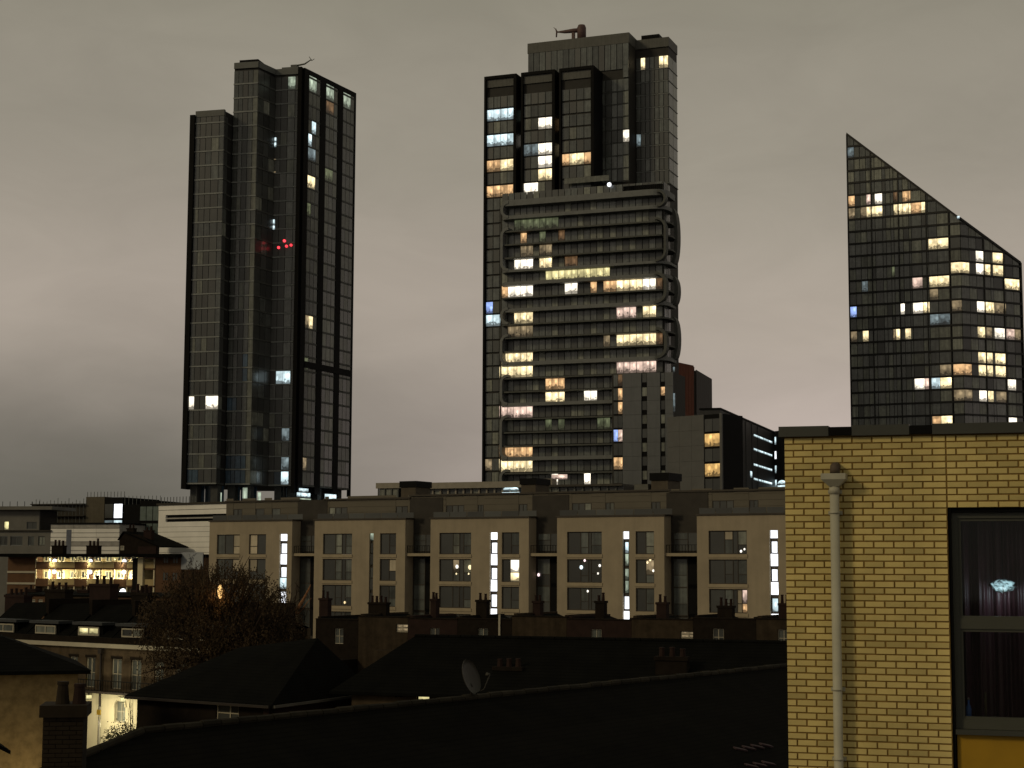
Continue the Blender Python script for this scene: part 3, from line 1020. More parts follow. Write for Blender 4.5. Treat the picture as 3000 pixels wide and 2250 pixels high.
# ================================================================== buildings beside it
def side_blocks():
    # dark red-brown block
    f1 = fac_px(1972, 392, 2043, 402, 1150)
    f2 = fac_px(2034, 401, 2080, 420, 1150)
    z = f1.z(1983, 1064)
    T = Thing('office_block', 'dark russet windowless block rising behind the grey panelled building', 'building', f1.pt(4, -5, 0))
    rus = M('russet_cladding', (0.13, 0.040, 0.020), 0.7, 0.3, var=.15, streak=.2)
    gry = M('dark_cladding', (0.034, 0.030, 0.026), 0.7, 0.3, var=.2)
    wA = f1.s(2032, 1150)
    T.box('wall', f1, -3, wA + .5, 0, z, -14, 0, gry, label='dark grey shaft')
    for i in range(9):
        T.box('panel', f1, -2 + i * (wA + 2) / 9, -2 + (i + 1) * (wA + 2) / 9 - .08, 30, z + .25, .0, .12, rus)
    for i in range(8):
        W = f2.s(2080, 1150)
        T.box('panel', f2, 0.2 + i * W / 8, .2 + (i + 1) * W / 8 - .08, 25, f1.z(2043, 1085) - i * .01, .3, .5, gry)
    T.box('wall', f2, 0, f2.s(2080, 1150), 0, f1.z(2043, 1085) - .2, -8, .3, gry)
    T.done()
    # grey block with amber windows
    F = fac_px(1973, 336, 2114, 328, 1300)
    s1 = F.s(2114, 1300)
    z = F.z(2100, 1212)
    B = Thing('office_block', 'mid grey panelled office block with two amber lit windows stacked at its corner', 'building', F.pt(s1 / 2, -5, 0))
    pan = M('grey_render', (0.085, 0.086, 0.084), 0.6, 0.3, var=.12, scale=.5)
    sw0, sw1 = F.s(2062, 1300), F.s(2108, 1300)
    B.box('wall', F, -1.5, s1, 0, z - .02, -7, -.3, BLK)
    nr = 12
    for k in range(nr):
        z1_, z0_ = z - k * 3.0, z - (k + 1) * 3.0
        for i in range(3):
            B.box('panel', F, -1.5 + (sw0 + 1.5) * i / 3, -1.5 + (sw0 + 1.5) * (i + 1) / 3 - .03, z0_ + .03, z1_, -.3, 0, pan)
    lts = litlist((5, [(1600, 770, 1705, 855, 'A'), (1600, 975, 1710, 1070, 'A')]))
    zz = F.z(2085, 1228)
    hgt = (F.z(2085, 1280) - F.z(2085, 1368)) / 2
    for k in range(9):
        z1_, z0_ = zz - k * hgt + .2, zz - (k + 1) * hgt + .2
        for i in range(2):
            a, b = sw0 + .1 + (sw1 - sw0) * i / 2, sw0 + (sw1 - sw0) * (i + 1) / 2
            st = style(F, a, b, z0_, z1_, 0, lts, .35)
            B.box('pane', F, a, b, z0_ + .35, z1_ - .1, -.35, -.2, LOOK(st) if st else (G_M if k % 2 else G_D))
    B.box('corner_post', F, sw1 + .05, s1 + .1, 0, z + .1, -.3, .05, pan)
    B.done()
    # black wedge-topped block with lit slots
    F = fac_px(2110, 342, 2269, 402, 1300)
    s1 = F.s(2269, 1300)
    z = F.z(2110, 1200)
    B = Thing('office_block', 'black-clad block with rows of short bright strip windows beside the brick building', 'building', F.pt(s1 / 2, -4, 0))
    cl = M('black_cladding', (0.019, 0.020, 0.021), 0.5, 0.35, var=.2, streak=.2)
    B.box('wall', F, 0, s1, 0, z, -4, 0, cl)
    B.box('coping', F, -.2, s1 + .2, z, z + .35, -4.2, .2, BLK)
    for j, (vv, ve) in enumerate(((1273, 1291), (1314, 1333), (1359, 1378), (1401, 1415))):
        sa, sb = F.s(2208, vv), F.s(2262, ve)
        zc = F.z(2208, vv)
        for i in range(4):
            a, b = sa + (sb - sa) * i / 4 + .25, sa + (sb - sa) * (i + 1) / 4 - .25
            B.box('strip_window', F, a, b, zc - .38, zc + .10, -.05, .06, LIT['C'])
    for u, v0, v1 in ((2134, 1368, 1386), (2134, 1412, 1432), (2198, 1380, 1398), (2133, 1290, 1296)):
        B.box('strip_window', F, F.s(u, v0), F.s(u + 5, v0), F.z(u, v1), F.z(u, v0), -.05, .06, LIT['C' if v0 > 1300 else 'Cd'])
    for i in range(6):
        B.box('cladding_rib', F, 6 + i * 7.0, 6.25 + i * 7.0, 0, z - .2, 0, .12, cl)
    B.done()
    F = fac_px(2268, 405, 2310, 400, 1300)
    B = Thing('office_block', 'narrow charcoal block with round-topped lit windows, tucked behind the brick parapet', 'building', F.pt(2, -4, 0))
    z = F.z(2280, 1262)
    s1 = F.s(2330, 1300)
    B.box('wall', F, -.4, s1, 0, z, -12, 0, M('dark_cladding', None))
    for k in range(5):
        B.box('strip_window', F, .3, .8, z - 3.2 - k * 3.4, z - 1.4 - k * 3.4, .0, .08, LIT['C' if k != 1 else 'S'])
    sa, sb, zc = F.s(2279, 1430), F.s(2303, 1430), F.z(2290, 1418)
    B.plate('arched_window', F, [(sa, zc), (sb, zc)] + arc((sa + sb) / 2, zc, (sb - sa) / 2, 0.2, pi - .2, 8, .9), 0, .1, LIT['C'])
    B.box('strip_window', F, sa, sb, zc - 1.4, zc - .25, 0, .1, LIT['C'])
    B.done()


side_blocks()


# ================================================================== the tower with the slanting roof
def slant_tower():
    FL = fac_px(2489, 430, 2818, 418, 900)
    FR = fac_px(2818, 418, 2995, 425.5, 900)
    T = Thing('residential_tower', 'glass tower with a straight slanting roof line and black floor bands', 'tower', FL.pt(14, -10, 0))
    lits = litlist(
        (6, [(175, 640, 225, 700, 'O'), (355, 625, 385, 700, 'P'), (400, 615, 480, 720, 'W'), (600, 620, 640, 690, 'Od'), (650, 600, 735, 675, 'O'),
             (195, 750, 230, 800, 'D'), (300, 750, 345, 830, 'D'), (350, 750, 390, 820, 'Y'), (395, 740, 495, 830, 'Y'), (600, 720, 640, 810, 'Y'),
             (650, 715, 740, 805, 'Y'), (745, 710, 840, 795, 'O'), (850, 705, 890, 800, 'Y'), (910, 1040, 985, 1125, 'Y'), (990, 1030, 1090, 1125, 'Y'),
             (1345, 1150, 1420, 1250, 'W'), (1505, 1165, 1595, 1250, 'Y'), (1120, 1260, 1200, 1345, 'Y'), (1210, 1260, 1265, 1345, 'Y'),
             (1345, 1270, 1415, 1365, 'W'), (1420, 1275, 1480, 1370, 'Y'), (1510, 1275, 1595, 1365, 'Y'), (755, 1390, 860, 1490, 'P'),
             (915, 1390, 990, 1480, 'Y'), (995, 1375, 1095, 1475, 'Y'), (1605, 1400, 1690, 1495, 'Y'), (1720, 1410, 1760, 1500, 'Y'),
             (300, 1425, 355, 1490, 'Cd'), (935, 1510, 1000, 1580, 'D'), (575, 1300, 605, 1380, 'Gd'), (185, 220, 230, 260, 'Cd')]),
        (7, [(205, 330, 275, 425, 'B'), (805, 290, 915, 410, 'W'), (915, 290, 970, 405, 'Y'), (705, 335, 745, 395, 'W'), (1185, 335, 1290, 385, 'D'),
             (1435, 285, 1510, 390, 'W'), (1515, 285, 1590, 380, 'Y'), (1605, 300, 1715, 390, 'D'), (985, 410, 1060, 505, 'Cd'), (1065, 410, 1180, 505, 'Cd'),
             (210, 575, 275, 670, 'D'), (330, 565, 388, 665, 'Y'), (620, 555, 650, 650, 'D'), (655, 550, 700, 650, 'Y'), (745, 540, 800, 645, 'Y'),
             (1445, 540, 1520, 640, 'Y'), (1525, 540, 1590, 640, 'D'), (1620, 545, 1715, 650, 'W'), (1720, 555, 1812, 655, 'P'), (1840, 565, 1872, 650, 'D'),
             (1450, 785, 1525, 870, 'Y'), (1528, 785, 1590, 880, 'Y'), (1622, 790, 1718, 885, 'Y'), (1455, 910, 1525, 1005, 'Y'), (1528, 910, 1592, 1010, 'Y'),
             (1622, 915, 1718, 1015, 'Y'), (1203, 900, 1305, 990, 'O'), (1308, 900, 1385, 990, 'O'), (1075, 910, 1185, 1000, 'D'), (822, 1035, 925, 1140, 'W'),
             (928, 1035, 968, 1120, 'P'), (990, 1030, 1075, 1145, 'C'), (1078, 1025, 1188, 1135, 'Y'), (1735, 1045, 1812, 1145, 'W'), (1458, 1150, 1525, 1250, 'W'),
             (1530, 1155, 1600, 1265, 'Y'), (1630, 1170, 1720, 1250, 'D'), (1210, 1160, 1305, 1240, 'D'), (1308, 1160, 1385, 1240, 'D'),
             (998, 1410, 1078, 1490, 'O'), (1083, 1405, 1190, 1490, 'Y'), (1738, 1415, 1820, 1475, 'W')]))
    core = M('tower_core3', (0.016, 0.016, 0.014), 0.6, 0.3)
    line = M('black_floor_band', (0.008, 0.008, 0.007), 0.5, 0.3)
    zA = FL.z(2484, 391)
    WL, WR = FL.s(2818, 900), FR.s(2993, 900)
    zC, zE = FL.z(2816, 639), FR.z(2990, 770)
    topL = lambda s: zA + (zC - zA) * s / WL
    topR = lambda s: zC + (zE - zC) * s / WR
    # body: five-sided plan with the cut roof
    pA, pC, pE = FL.pt(.1, -.25, 0), FL.pt(WL, -.25, 0), FR.pt(WR - .1, -.25, 0)
    pB, pD = FL.pt(.6, -24, 0), FR.pt(WR - 2, -22, 0)
    top = [zA - .1, zC - .1, zE - .1, zE - .1, zA - .1]
    pl = [pA, pC, pE, pD, pB]
    v = [p.copy() for p in pl] + [p + Vector((0, 0, t)) for p, t in zip(pl, top)]
    T.mesh('shaft', v, [(4, 3, 2, 1, 0), (5, 6, 9), (6, 7, 8), (6, 8, 9)] + [(i, (i + 1) % 5, 5 + (i + 1) % 5, 5 + i) for i in range(5)], core)
    z0 = FL.z(2492, 824)
    pit = (FL.z(2492, 824) - FL.z(2498, 800 + 1410 / 3.318)) / 11
    cl = [213, 275, 330, 388, 437, 472, 545, 578, 625, 655, 702, 745, 802, 825, 925, 972, 990, 1075, 1192, 1204, 1304]
    crr = [1304, 1386, 1455, 1527, 1592, 1620, 1718, 1735, 1812, 1872]
    big = {437, 702, 972, 1192}

    def clip(a, b, lo, hi, f):
        """cut the pane by the slanting roof"""
        ha, hb = f(a) - .25, f(b) - .25
        if hb >= hi:
            return [(a, lo), (b, lo), (b, hi), (a, hi)]
        if ha <= lo + .05:
            return None
        poly = [(a, lo)]
        sl = (hb - ha) / (b - a)
        x_lo = a + (lo - ha) / sl
        if hb > lo:
            poly += [(b, lo), (b, hb)]
        else:
            poly += [(x_lo, lo)]
        if ha > hi:
            poly += [(a + (hi - ha) / sl, hi), (a, hi)]
        else:
            poly += [(a, ha)]
        return poly
    for F, W, colx, f in ((FL, WL, cl, topL), (FR, WR, crr, topR)):
        xs = [F.s(2430 + x / 3.318, 800 + 1000 / 3.318) for x in colx]
        xs[0], xs[-1] = max(xs[0], 0.05), min(xs[-1], W)
        for k in range(-26, 14):
            zz0, zz1 = z0 + k * pit, z0 + (k + 1) * pit
            if zz0 < 2:
                continue
            xe = W if f(W) > zz0 else (zz0 - f(0)) * W / (f(W) - f(0))
            if xe <= 0.1:
                continue
            T.box('floor_band', F, 0, xe, zz0 - .24, zz0 + .24, -.28, .22, line)
            for i in range(len(xs) - 1):
                a, b = xs[i] + .07, xs[i + 1] - .07
                if b - a < .18:
                    continue
                poly = clip(a, b, zz0 + .26, zz1 - .26, f)
                if not poly:
                    continue
                st = style(F, a, b, zz0 + .26, zz1 - .26, 0, lits, .45)
                wv = (G_M, G_M, G_M, G_C, G_C) if (i * 7 + k // 3) % 5 < 3 else (G_M, G_D, G_M, G_C)
                m = LOOK(st) if st else random.choice(wv)
                if len(poly) == 4 and poly[2][1] == poly[3][1]:
                    it = T.box('pane', F, a, b, poly[0][1], poly[2][1], -.2, 0, m)
                else:
                    it = T.plate('pane', F, poly, -.2, 0, m)
                if it and st:
                    it['prio'] = 1
                if it and not st and zz0 < 38:
                    it['prio'] = -1
        for x in colx:
            if x in big or x in (1304, 1527, 1718):
                s_ = F.s(2430 + x / 3.318, 800 + 1000 / 3.318)
                if .3 < s_ < W - .3:
                    T.box('mullion', F, s_ - .13, s_ + .13, 0, f(s_) - .1, -.2, .26, line)
        p = [(0, f(0) - .4), (W, f(W) - .4), (W, f(W) + .25), (0, f(0) + .25)]
        T.plate('roof_edge', F, p, -.5, .3, line)
    T.box('corner_post', FL, -.12, .1, 0, zA - .2, -.5, .25, line)
    T.box('roof_light', FL, FL.s(2805, 640), FL.s(2812, 640), FL.z(2805, 642), FL.z(2805, 634), .26, .5, LIT['C'])
    T.box('corner_post', FR, WR - .05, WR + .25, 0, zE, -.5, .25, line)
    T.done()


slant_tower()

# ================================================================== the long block of flats
def flats():
    F = fac_px(1050, 191, 2170, 167.6, 1600)
    T = Thing('apartment_block', 'long beige block of flats with five projecting bays and a set-back top floor', 'building', F.pt(20, -6, 0))
    beige = M('beige_render', (0.285, 0.240, 0.170), 0.9, 0.2, var=.13, scale=.5, streak=.05, bump=.15, bscale=12)
    side = M('beige_return', (0.285, 0.240, 0.170), 0.9, 0.2, var=.1)
    sill = M('pale_sill', (0.30, 0.25, 0.17), 0.8, 0.2, var=.12)
    dark = M('recess_panel', (0.038, 0.034, 0.029), 0.8, 0.2, var=.2)
    top_m = M('penthouse_cladding', (0.115, 0.103, 0.080), 0.8, 0.2, var=.12, scale=.4)
    fr = M('window_frame_dark', (0.035, 0.028, 0.020), 0.6, 0.3)
    z = lambda v: F.z(1050, v)
    zt = z(1523)
    rows = [(z(1624), z(1563)), (z(1701), z(1637.5)), (z(1776), z(1714)), (z(1776) - 2.95, z(1714) - 2.95)]
    S = lambda u, d=0.0: F.s(u, 1600, d)
    d1 = 'd'
    LOOKS = {
        0: {0: [((1.1, 'm'), (1.3, 'd'), (1, 'p', .4)), ((1, 'm'), (1.2, 'd'), (1, ['d', 'p'], .4)), ((1, 'd'), (1, 'd'), (1, 'd', .4)), ((1, 'd'), (1, 'd'), (1, 'd', .4))],
            1: [((1, 'p', .4), (1.2, 'd')), ((1, ['d', 'p'], .4), (1.2, 'd')), ((1, 'd', .4), (1.2, 'd')), ((1, 'd', .4), (1.2, 'd'))]},
        1: {0: [((1.6, 'd'), (.9, 'c', .4), (.5, 'd'), (.9, 'm', .4)), ((1.6, 'd'), (.9, 'm', .4), (.5, 'd'), (.9, 'm', .4)), ((1.6, 'd'), (.9, 'd', .4), (.5, 'd'), (.9, 'm', .4)), ((1.6, 'd'), (.9, 'd', .4), (.5, 'd'), (.9, 'm', .4))],
            1: [((1.2, 'd'), (1, 'd', .4)), ((1.2, 'd'), (1, ['d', 'p'], .45)), ((1.2, 'd'), (1, 'm', .4)), ((1.2, 'd'), (1, 'm', .4))]},
        2: {0: [((1.5, 'd'), (.8, 'c', .4), (.5, 'd'), (.9, 'm', .4)), ((1.5, 'd'), (.8, ['m', 'D'], .4), (.5, 'd'), (.9, ['d', 'c'], .4)), ((1.5, 'd'), (.8, 'd'), (.5, 'd'), (.9, ['m', 'd'], .4)), ((1.5, 'd'), (.8, 'd'), (.5, 'd'), (.9, 'm', .4))],
            1: [((1, 'd'), (1, ['d', 'm'], .4)), ((.9, 'd'), (1.1, ['Y', 'W'], .42)), ((1, 'd'), (1, 'd', .4)), ((1, 'd'), (1, 'd', .4))]},
        3: {0: [((1.4, 'd'), (.9, 'm', .3), (.3, 'd'), (1.2, 'm', .4)), ((1.4, 'd'), (.9, 'd', .3), (.3, 'd'), (1.2, 'd', .4)), ((1.4, 'd'), (.9, ['d', 'm'], .4), (.3, 'd'), (1.2, 'd', .4)), ((1.4, 'd'), (.9, 'd'), (.3, 'd'), (1.2, 'd', .4))],
            1: [((1, 'd'), (.9, ['c', 'c'], .35)), ((1, 'd'), (.9, ['m', 'D'], .35)), ((1, 'd'), (.9, 'm', .35)), ((1, 'd'), (.9, 'm', .35))]},
        4: {0: [((1.5, 'd'), (.85, ['m', 'p'], .62), (.5, 'd'), (.9, ['d', 'c'], .4)), ((1.5, 'd'), (.85, 'd', .4), (.5, 'd'), (.9, 'm', .4)), ((1.5, 'd'), (.85, 'm', .4), (.4, 'd'), (.5, ['p', 'p'], .4), (.5, ['O', 'P'], .4)), ((1.5, 'd'), (.85, 'd'), (.5, 'd'), (.9, 'd', .4))]},
    }
    blocks = [((613, 855), [(635, 702), (729, 779)], (819, 841)), ((921, 1187), [(946, 1031), (1113, 1160)], (1082, 1094)),
              ((1261, 1549), [(1287, 1380), (1470, 1521)], (1435, 1457)), ((1632, 1946), [(1661, 1763), (1862, 1916)], (1824, 1843)),
              ((2042, 2345), [(2076, 2188)], (2254, 2279))]
    for bi, ((u0, u1), wins, (t0, t1)) in enumerate(blocks):
        s0, s1 = S(u0), S(u1)
        op = [(S(a), S(b), lo, hi) for a, b in wins for lo, hi in rows]
        st0, st1 = S(t0), S(t1)
        op.append((st0, st1, rows[3][0], rows[0][1]))
        T.wall('bay_wall', F, s0, s1, 0, zt, 0, .35, op, beige)
        T.box('bay_side', F, s1 - .36, s1 - .004, 0, zt - .004, -1.6, -.36, side)
        T.box('bay_side', F, s0 + .004, s0 + .36, 0, zt - .004, -1.6, -.36, side)
        T.box('coping', F, s0 - .12, s1 + .12, zt, zt + .16, -1.7, .12, fr)
        for wi, (a, b) in enumerate(wins):
            for ri, (lo, hi) in enumerate(rows):
                cols = LOOKS[bi][wi][ri]
                T.window(F, S(a) + .01, S(b) - .01, lo + .01, hi - .01, -.14, cols, fr, .08)
                T.box('sill', F, S(a) - .08, S(b) + .08, lo - .34, lo - .01, -.3, .07, sill)
        # stair light strip: stacked panes
        segs = [(1559, 1583, 0), (1592, 1620, 1), (1623, 1654, 0), (1663, 1692, 1), (1695, 1727, 0), (1737, 1770, 1), (1776, 1800, 0)]
        looks = {0: 'SSSSCSS', 1: 'Gdddddd', 2: 'SSSSSSS', 3: 'SCGGGSS', 4: 'SSSSSCS'}[bi]
        w_ = st1 - st0
        T.box('stair_backing', F, st0 + .01, st1 - .01, rows[3][0] + .01, rows[0][1] - .01, -.34, -.26, fr)
        for (va, vb, nar), lk in zip(segs, looks):
            ins = (.24 if nar else .1) * w_
            if bi == 3 and lk != 'S':
                ins = .33 * w_
            T.box('stair_pane', F, st0 + ins, st1 - ins * .8, z(vb), z(va), -.25, -.12, LOOK(lk))
    # lamps hanging in some of the rooms
    for u, v, r_, st in ((1339, 1660, .20, 'W'), (1377, 1662, .24, 'Y'), (1337, 1681, .1, 'Y'), (1373, 1681, .1, 'Y'), (1703, 1662, .2, 'C'), (1713, 1642, .13, 'P'),
                         (1757, 1657, .14, 'W'), (1752, 1680, .11, 'W'), (1905, 1640, .13, 'Y'), (1897, 1648, .12, 'Y'), (1914, 1672, .13, 'W'), (2171, 1615, .13, 'W'), (2181, 1609, .1, 'W'),
                         (1722, 1732, .12, 'W'), (1578, 1684, .17, 'P'), (1010, 1765, .14, 'D')):
        dd = -.10 if u != 1578 else -1.45
        s_, z_ = F.hit(u, v, dd)
        vv, ff = tube_geo([F.pt(s_, dd - .03, z_ + q * r_) for q in (-1, -.7, 0, .7, 1)], [r_ * q for q in (.3, .75, 1, .75, .3)], 8)
        vv = [p + F.n * (.02 - (p - F.o).dot(F.n) + dd) * .8 for p in vv]
        T.mesh('room_lamp', vv, ff, LAMPM[st], smooth=True)
    # recessed strips between the bays
    for (ua, ub), lk in (((855, 921), 'm'), ((1187, 1261), 'm'), ((1549, 1632), 'p'), ((1946, 2042), 'm')):
        s0, s1 = S(ua), S(ub)
        D = -1.6
        sa = F.s(ua + 24, 1600, D)
        T.box('recess_wall', F, s0 - .5, s1 + .5, 0, z(1460), D - 3, D, dark)
        T.box('balcony_slab', F, s0 - .33, s1 + .33, z(1629), z(1621), D, -.25, sill)
        m = (sa + s1) / 2
        for lo, hi in ((z(1616), z(1573)),):
            T.window(F, sa + .15, s1 - .1, lo, hi + .3, D + .1, ((1, ['d', 'm'], .62), (1, 'd')), fr, .07)
        for lo, hi in rows[1:]:
            T.window(F, sa + .1, m, lo - .4, hi + .1, D + .1, ((1, [lk if lk != 'p' else 'd', 'm'], .42),), fr, .07)
            T.box('recess_panel', F, m + .06, s1 - .06, lo - .5, hi + .4, D, D + .06, BLK)
        T.bars('balcony_rail', F, [(s0 + .05, s1 - .05, z(1600), z(1600) + .05, -.42, -.36)] +
               [(s0 + .05 + (s1 - s0 - .1) * i / 10 - .015, s0 + .05 + (s1 - s0 - .1) * i / 10 + .015, z(1621), z(1600), -.41, -.37) for i in range(11)], BLK)
    # set-back top floor
    D = -1.7
    zp = z(1462)
    S2 = lambda u: F.s(u, 1490, D)
    pw = {(663, 879): [(684, 710), (749, 775), (797, 822)], (952, 1202): [(964, 1018), (1160, 1195)],
          (1203, 1562): [(1211, 1261), (1307, 1360), (1400, 1417), (1520, 1545)],
          (1563, 1962): [(1608, 1629), (1676, 1733), (1774, 1800), (1908, 1935)],
          (1966, 2345): [(1992, 2028), (2087, 2150), (2195, 2222)]}
    lks = ('dd', 'd', 'm', 'cmd', 'dd', 'ccc', 'ddd', 'md', 'dm', 'p', 'mdc', 'mc', 'dd', 'cp', 'ddd', 'dm')
    li = 0
    for bi2, ((ua, ub), wn) in enumerate(pw.items()):
        za = zp + (.25 if bi2 in (2, 3) else 0) + (.1 if bi2 == 4 else 0)
        s0, s1 = S2(ua), S2(ub)
        ops = []
        for a, b in wn:
            ops.append((S2(a), S2(b), z(1512), z(1483)))
        T.wall('penthouse_wall', F, s0, s1 - .02, zt - 3, za, D, .4, ops, top_m)
        T.box('penthouse_roof', F, s0 - .12, s1 + .1, za, za + .18, D - 9, D + .2, fr)
        T.box('penthouse_core', F, s0 + .1, s1 - .1, zt - 3, za - .02, D - 8.8, D - .5, dark)
        k = 0
        while zt + .3 + k * .62 < za - .1:
            zz = zt + .3 + k * .62
            for a, b in zip([s0] + [o[1] for o in ops], [o[0] for o in ops] + [s1 - .02]):
                T.box('cladding_board', F, a + .02, b - .02, zz, zz + .59, D, D + .035, top_m)
            k += 1
        for (a, b, lo, hi) in ops:
            lk = lks[li % len(lks)]
            li += 1
            T.window(F, a + .01, b - .01, lo, hi, D + .02, tuple((1, c) for c in lk), fr, .06)
    # glass guard of the roof terrace
    for (u0, u1) in ((613, 879), (921, 1205), (1261, 1566), (1632, 1965), (2042, 2345)):
        s0, s1 = S(u0), S(u1)
        n = 6
        for i in range(n):
            T.box('guard_pane', F, s0 + (s1 - s0) * i / n + .05, s0 + (s1 - s0) * (i + 1) / n - .05, zt + .17, zt + .75, -.5, -.47, G_D)
    T.box('penthouse_end', F, S2(879) + .05, S2(952) - .05, zt - 3, zp - .4, D - 8, D - 1.2, M('slate_blue_panel', (0.035, 0.037, 0.036), .7, .3))
    # lift overruns and chimneys on the roof
    lift = M('lift_brick', (0.07, 0.058, 0.042), .85, .2)
    for (u0, u1, v0, v1, vb) in ((1175, 1218, 1410, 1428, 1458), (1527, 1569, 1402, 1420, 1458), (1908, 1957, 1386, 1408, 1452)):
        dd = D - 4
        s0, s1 = F.s(u0, 1430, dd), F.s(u1, 1430, dd)
        T.box('lift_overrun', F, s0, s1, F.z(u0, 1480, dd), F.z(u0, v1, dd), dd - 3, dd, lift)
        T.box('overrun_cap', F, s0 - .15, s1 + .15, F.z(u0, v1, dd), F.z(u0, v0, dd), dd - 3.1, dd + .12, BLK)
    s0, s1 = F.s(1858, 1430, D - 4), F.s(1898, 1430, D - 4)
    T.box('roof_plant', F, s0, s1, F.z(1860, 1462, D - 4), F.z(1860, 1419, D - 4), D - 6, D - 4, M('plant_grey', (.10, .10, .085), .8, .3))
    T.box('light_box', F, F.s(2240, 1800, 1.5), F.s(2264, 1800, 1.5), F.z(2250, 1814, 1.5), F.z(2250, 1803, 1.5), 1.2, 1.6, LIT['L'])
    T.done()
    return F


FF = flats()


# ================================================================== low white pavilion between the towers and the flats
def pavilion():
    F = fac_px(1220, 300, 1825, 285, 1440)
    T = Thing('low_building', 'low white flat-roofed building with a row of pale columns behind the flats', 'building', F.pt(18, -5, 0))
    wh = M('white_concrete', (0.24, 0.22, 0.18), .8, .2, var=.15)
    dk = M('recess_panel', None)
    s0, s1 = 0.0, F.s(1825, 1440)
    zt = F.z(1400, 1412)
    T.box('wall', F, s0, s1, 0, F.z(1300, 1432), -14, -.6, dk)
    sm = F.s(1532, 1420)
    for a, b in ((s0 - .2, sm), (sm + .05, s1)):
        T.box('roof_slab', F, a, b, F.z(1400, 1430), zt + (0 if a < 1 else -.7), -14, .5, wh if a < 1 else M('dark_slab', (.055, .05, .042), .8, .2))
    n = 26
    for i in range(n):
        a = s0 + (s1 - s0) * i / n
        b = s0 + (s1 - s0) * (i + 1) / n
        T.box('column', F, a, a + .3, 0, F.z(1300, 1431), -.55, -.1, wh if i < 14 else STEEL)
        u = proj(F.pt((a + b) / 2, 0, 14))[0]
        lk = 'D' if u < 1260 and i % 2 == 0 else ('c' if i % 5 == 2 else 'd')
        T.box('pane', F, a + .34, b - .05, 6, F.z(1300, 1432), -.55, -.4, LOOK(lk))
    sa, sb, zc = F.s(1473, 1440, .2), F.s(1518, 1440, .2), F.z(1490, 1436, .2)
    T.plate('arched_window', F, [(sa, zc), (sb, zc)] + arc((sa + sb) / 2, zc, (sb - sa) / 2, .15, pi - .15, 8, .65), -.1, .2, LIT['C'])
    T.box('lit_window', F, sa - .15, sb + .15, F.z(1490, 1451, .2), F.z(1490, 1442, .2), -.1, .2, LIT['C'])
    T.box('lit_window', F, F.s(1574, 1430, .7), F.s(1595, 1430, .7), F.z(1585, 1441, .7), F.z(1585, 1424, .7), .5, .7, LIT['L'])
    T.box('lit_window', F, F.s(1600, 1397, .7), F.s(1645, 1397, .7), F.z(1620, 1402, .7), F.z(1620, 1388, .7), -2, -1.8, LIT['P'])
    T.box('roof_box', F, F.s(1570, 1410, 0), F.s(1612, 1410, 0), zt - 1.5, F.z(1590, 1402), -3, -.8, wh)
    T.done()
    # small canopy building to the left
    F = fac_px(1103, 310, 1175, 308, 1440)
    C = Thing('rooftop_kiosk', 'small pale flat canopy on dark posts, against the sky beside the dark stepped tower', 'canopy', F.pt(2, -2, 0))
    s1 = F.s(1172, 1430)
    C.box('canopy', F, 0, s1, F.z(1120, 1431), F.z(1120, 1415), -5, .3, wh)
    C.box('wall', F, .5, s1 - .3, 0, F.z(1120, 1431), -4.6, -.2, BLK)
    for i in range(4):
        C.box('post', F, .3 + i * (s1 - .8) / 3, .5 + i * (s1 - .8) / 3, 0, F.z(1120, 1431), -.15, .1, STEEL)
    for i in range(3):
        C.box('pane', F, .6 + i * (s1 - .8) / 3, .2 + (i + 1) * (s1 - .8) / 3, 12, F.z(1120, 1433), -.2, -.1, G_C)
    C.done()


pavilion()

# ================================================================== old London terraces
STOCK = M('stock_brick', (0.058, 0.042, 0.025), .9, .15, var=.3, scale=1.5, streak=.2)
REDB = M('red_brick', (0.020, 0.011, 0.009), .9, .15, var=.3, scale=1.5)
SLATE = M('slate', (0.0042, 0.0042, 0.0036), .9, .03, rows=.13, var=.35, scale=.8)
POT = M('clay_pot', (0.020, 0.0105, 0.008), .85, .15, var=.2)
SOOT_SHADE = M('sooty_brick', (0.013, 0.010, 0.0075), .9, .05, var=.3, scale=2)  # sooty brick, darkened further to paint in the shadow lying low down
WPNT = M('white_paint', (0.34, 0.31, 0.235), .6, .3, var=.12)
PIPE_D = M('dark_pipe', (0.018, 0.013, 0.010), .6, .3)


def chimney(T, F, s0, s1, z0, z1, d0, d1, mat, pots, ph=.55, pr=.13, par=None):
    st = T.box('chimney_stack', F, s0, s1, z0, z1 - .18, d0, d1, mat, par)
    T.box('chimney_cap', F, s0 - .06, s1 + .06, z1 - .18, z1, d0 - .06, d1 + .06, mat, st)
    for i in range(pots):
        s = s0 + (s1 - s0) * (i + .5) / pots
        b = F.pt(s, (d0 + d1) / 2, z1 - .02)
        h = ph * random.uniform(.75, 1.15)
        v, f = tube_geo([b, b + Vector((0, 0, h * .85)), b + Vector((0, 0, h * .86)), b + Vector((0, 0, h))], [pr * 1.05, pr * .8, pr, pr * .95], 8)
        T.mesh('chimney_pot', v, f, POT, st, smooth=False)
    return st


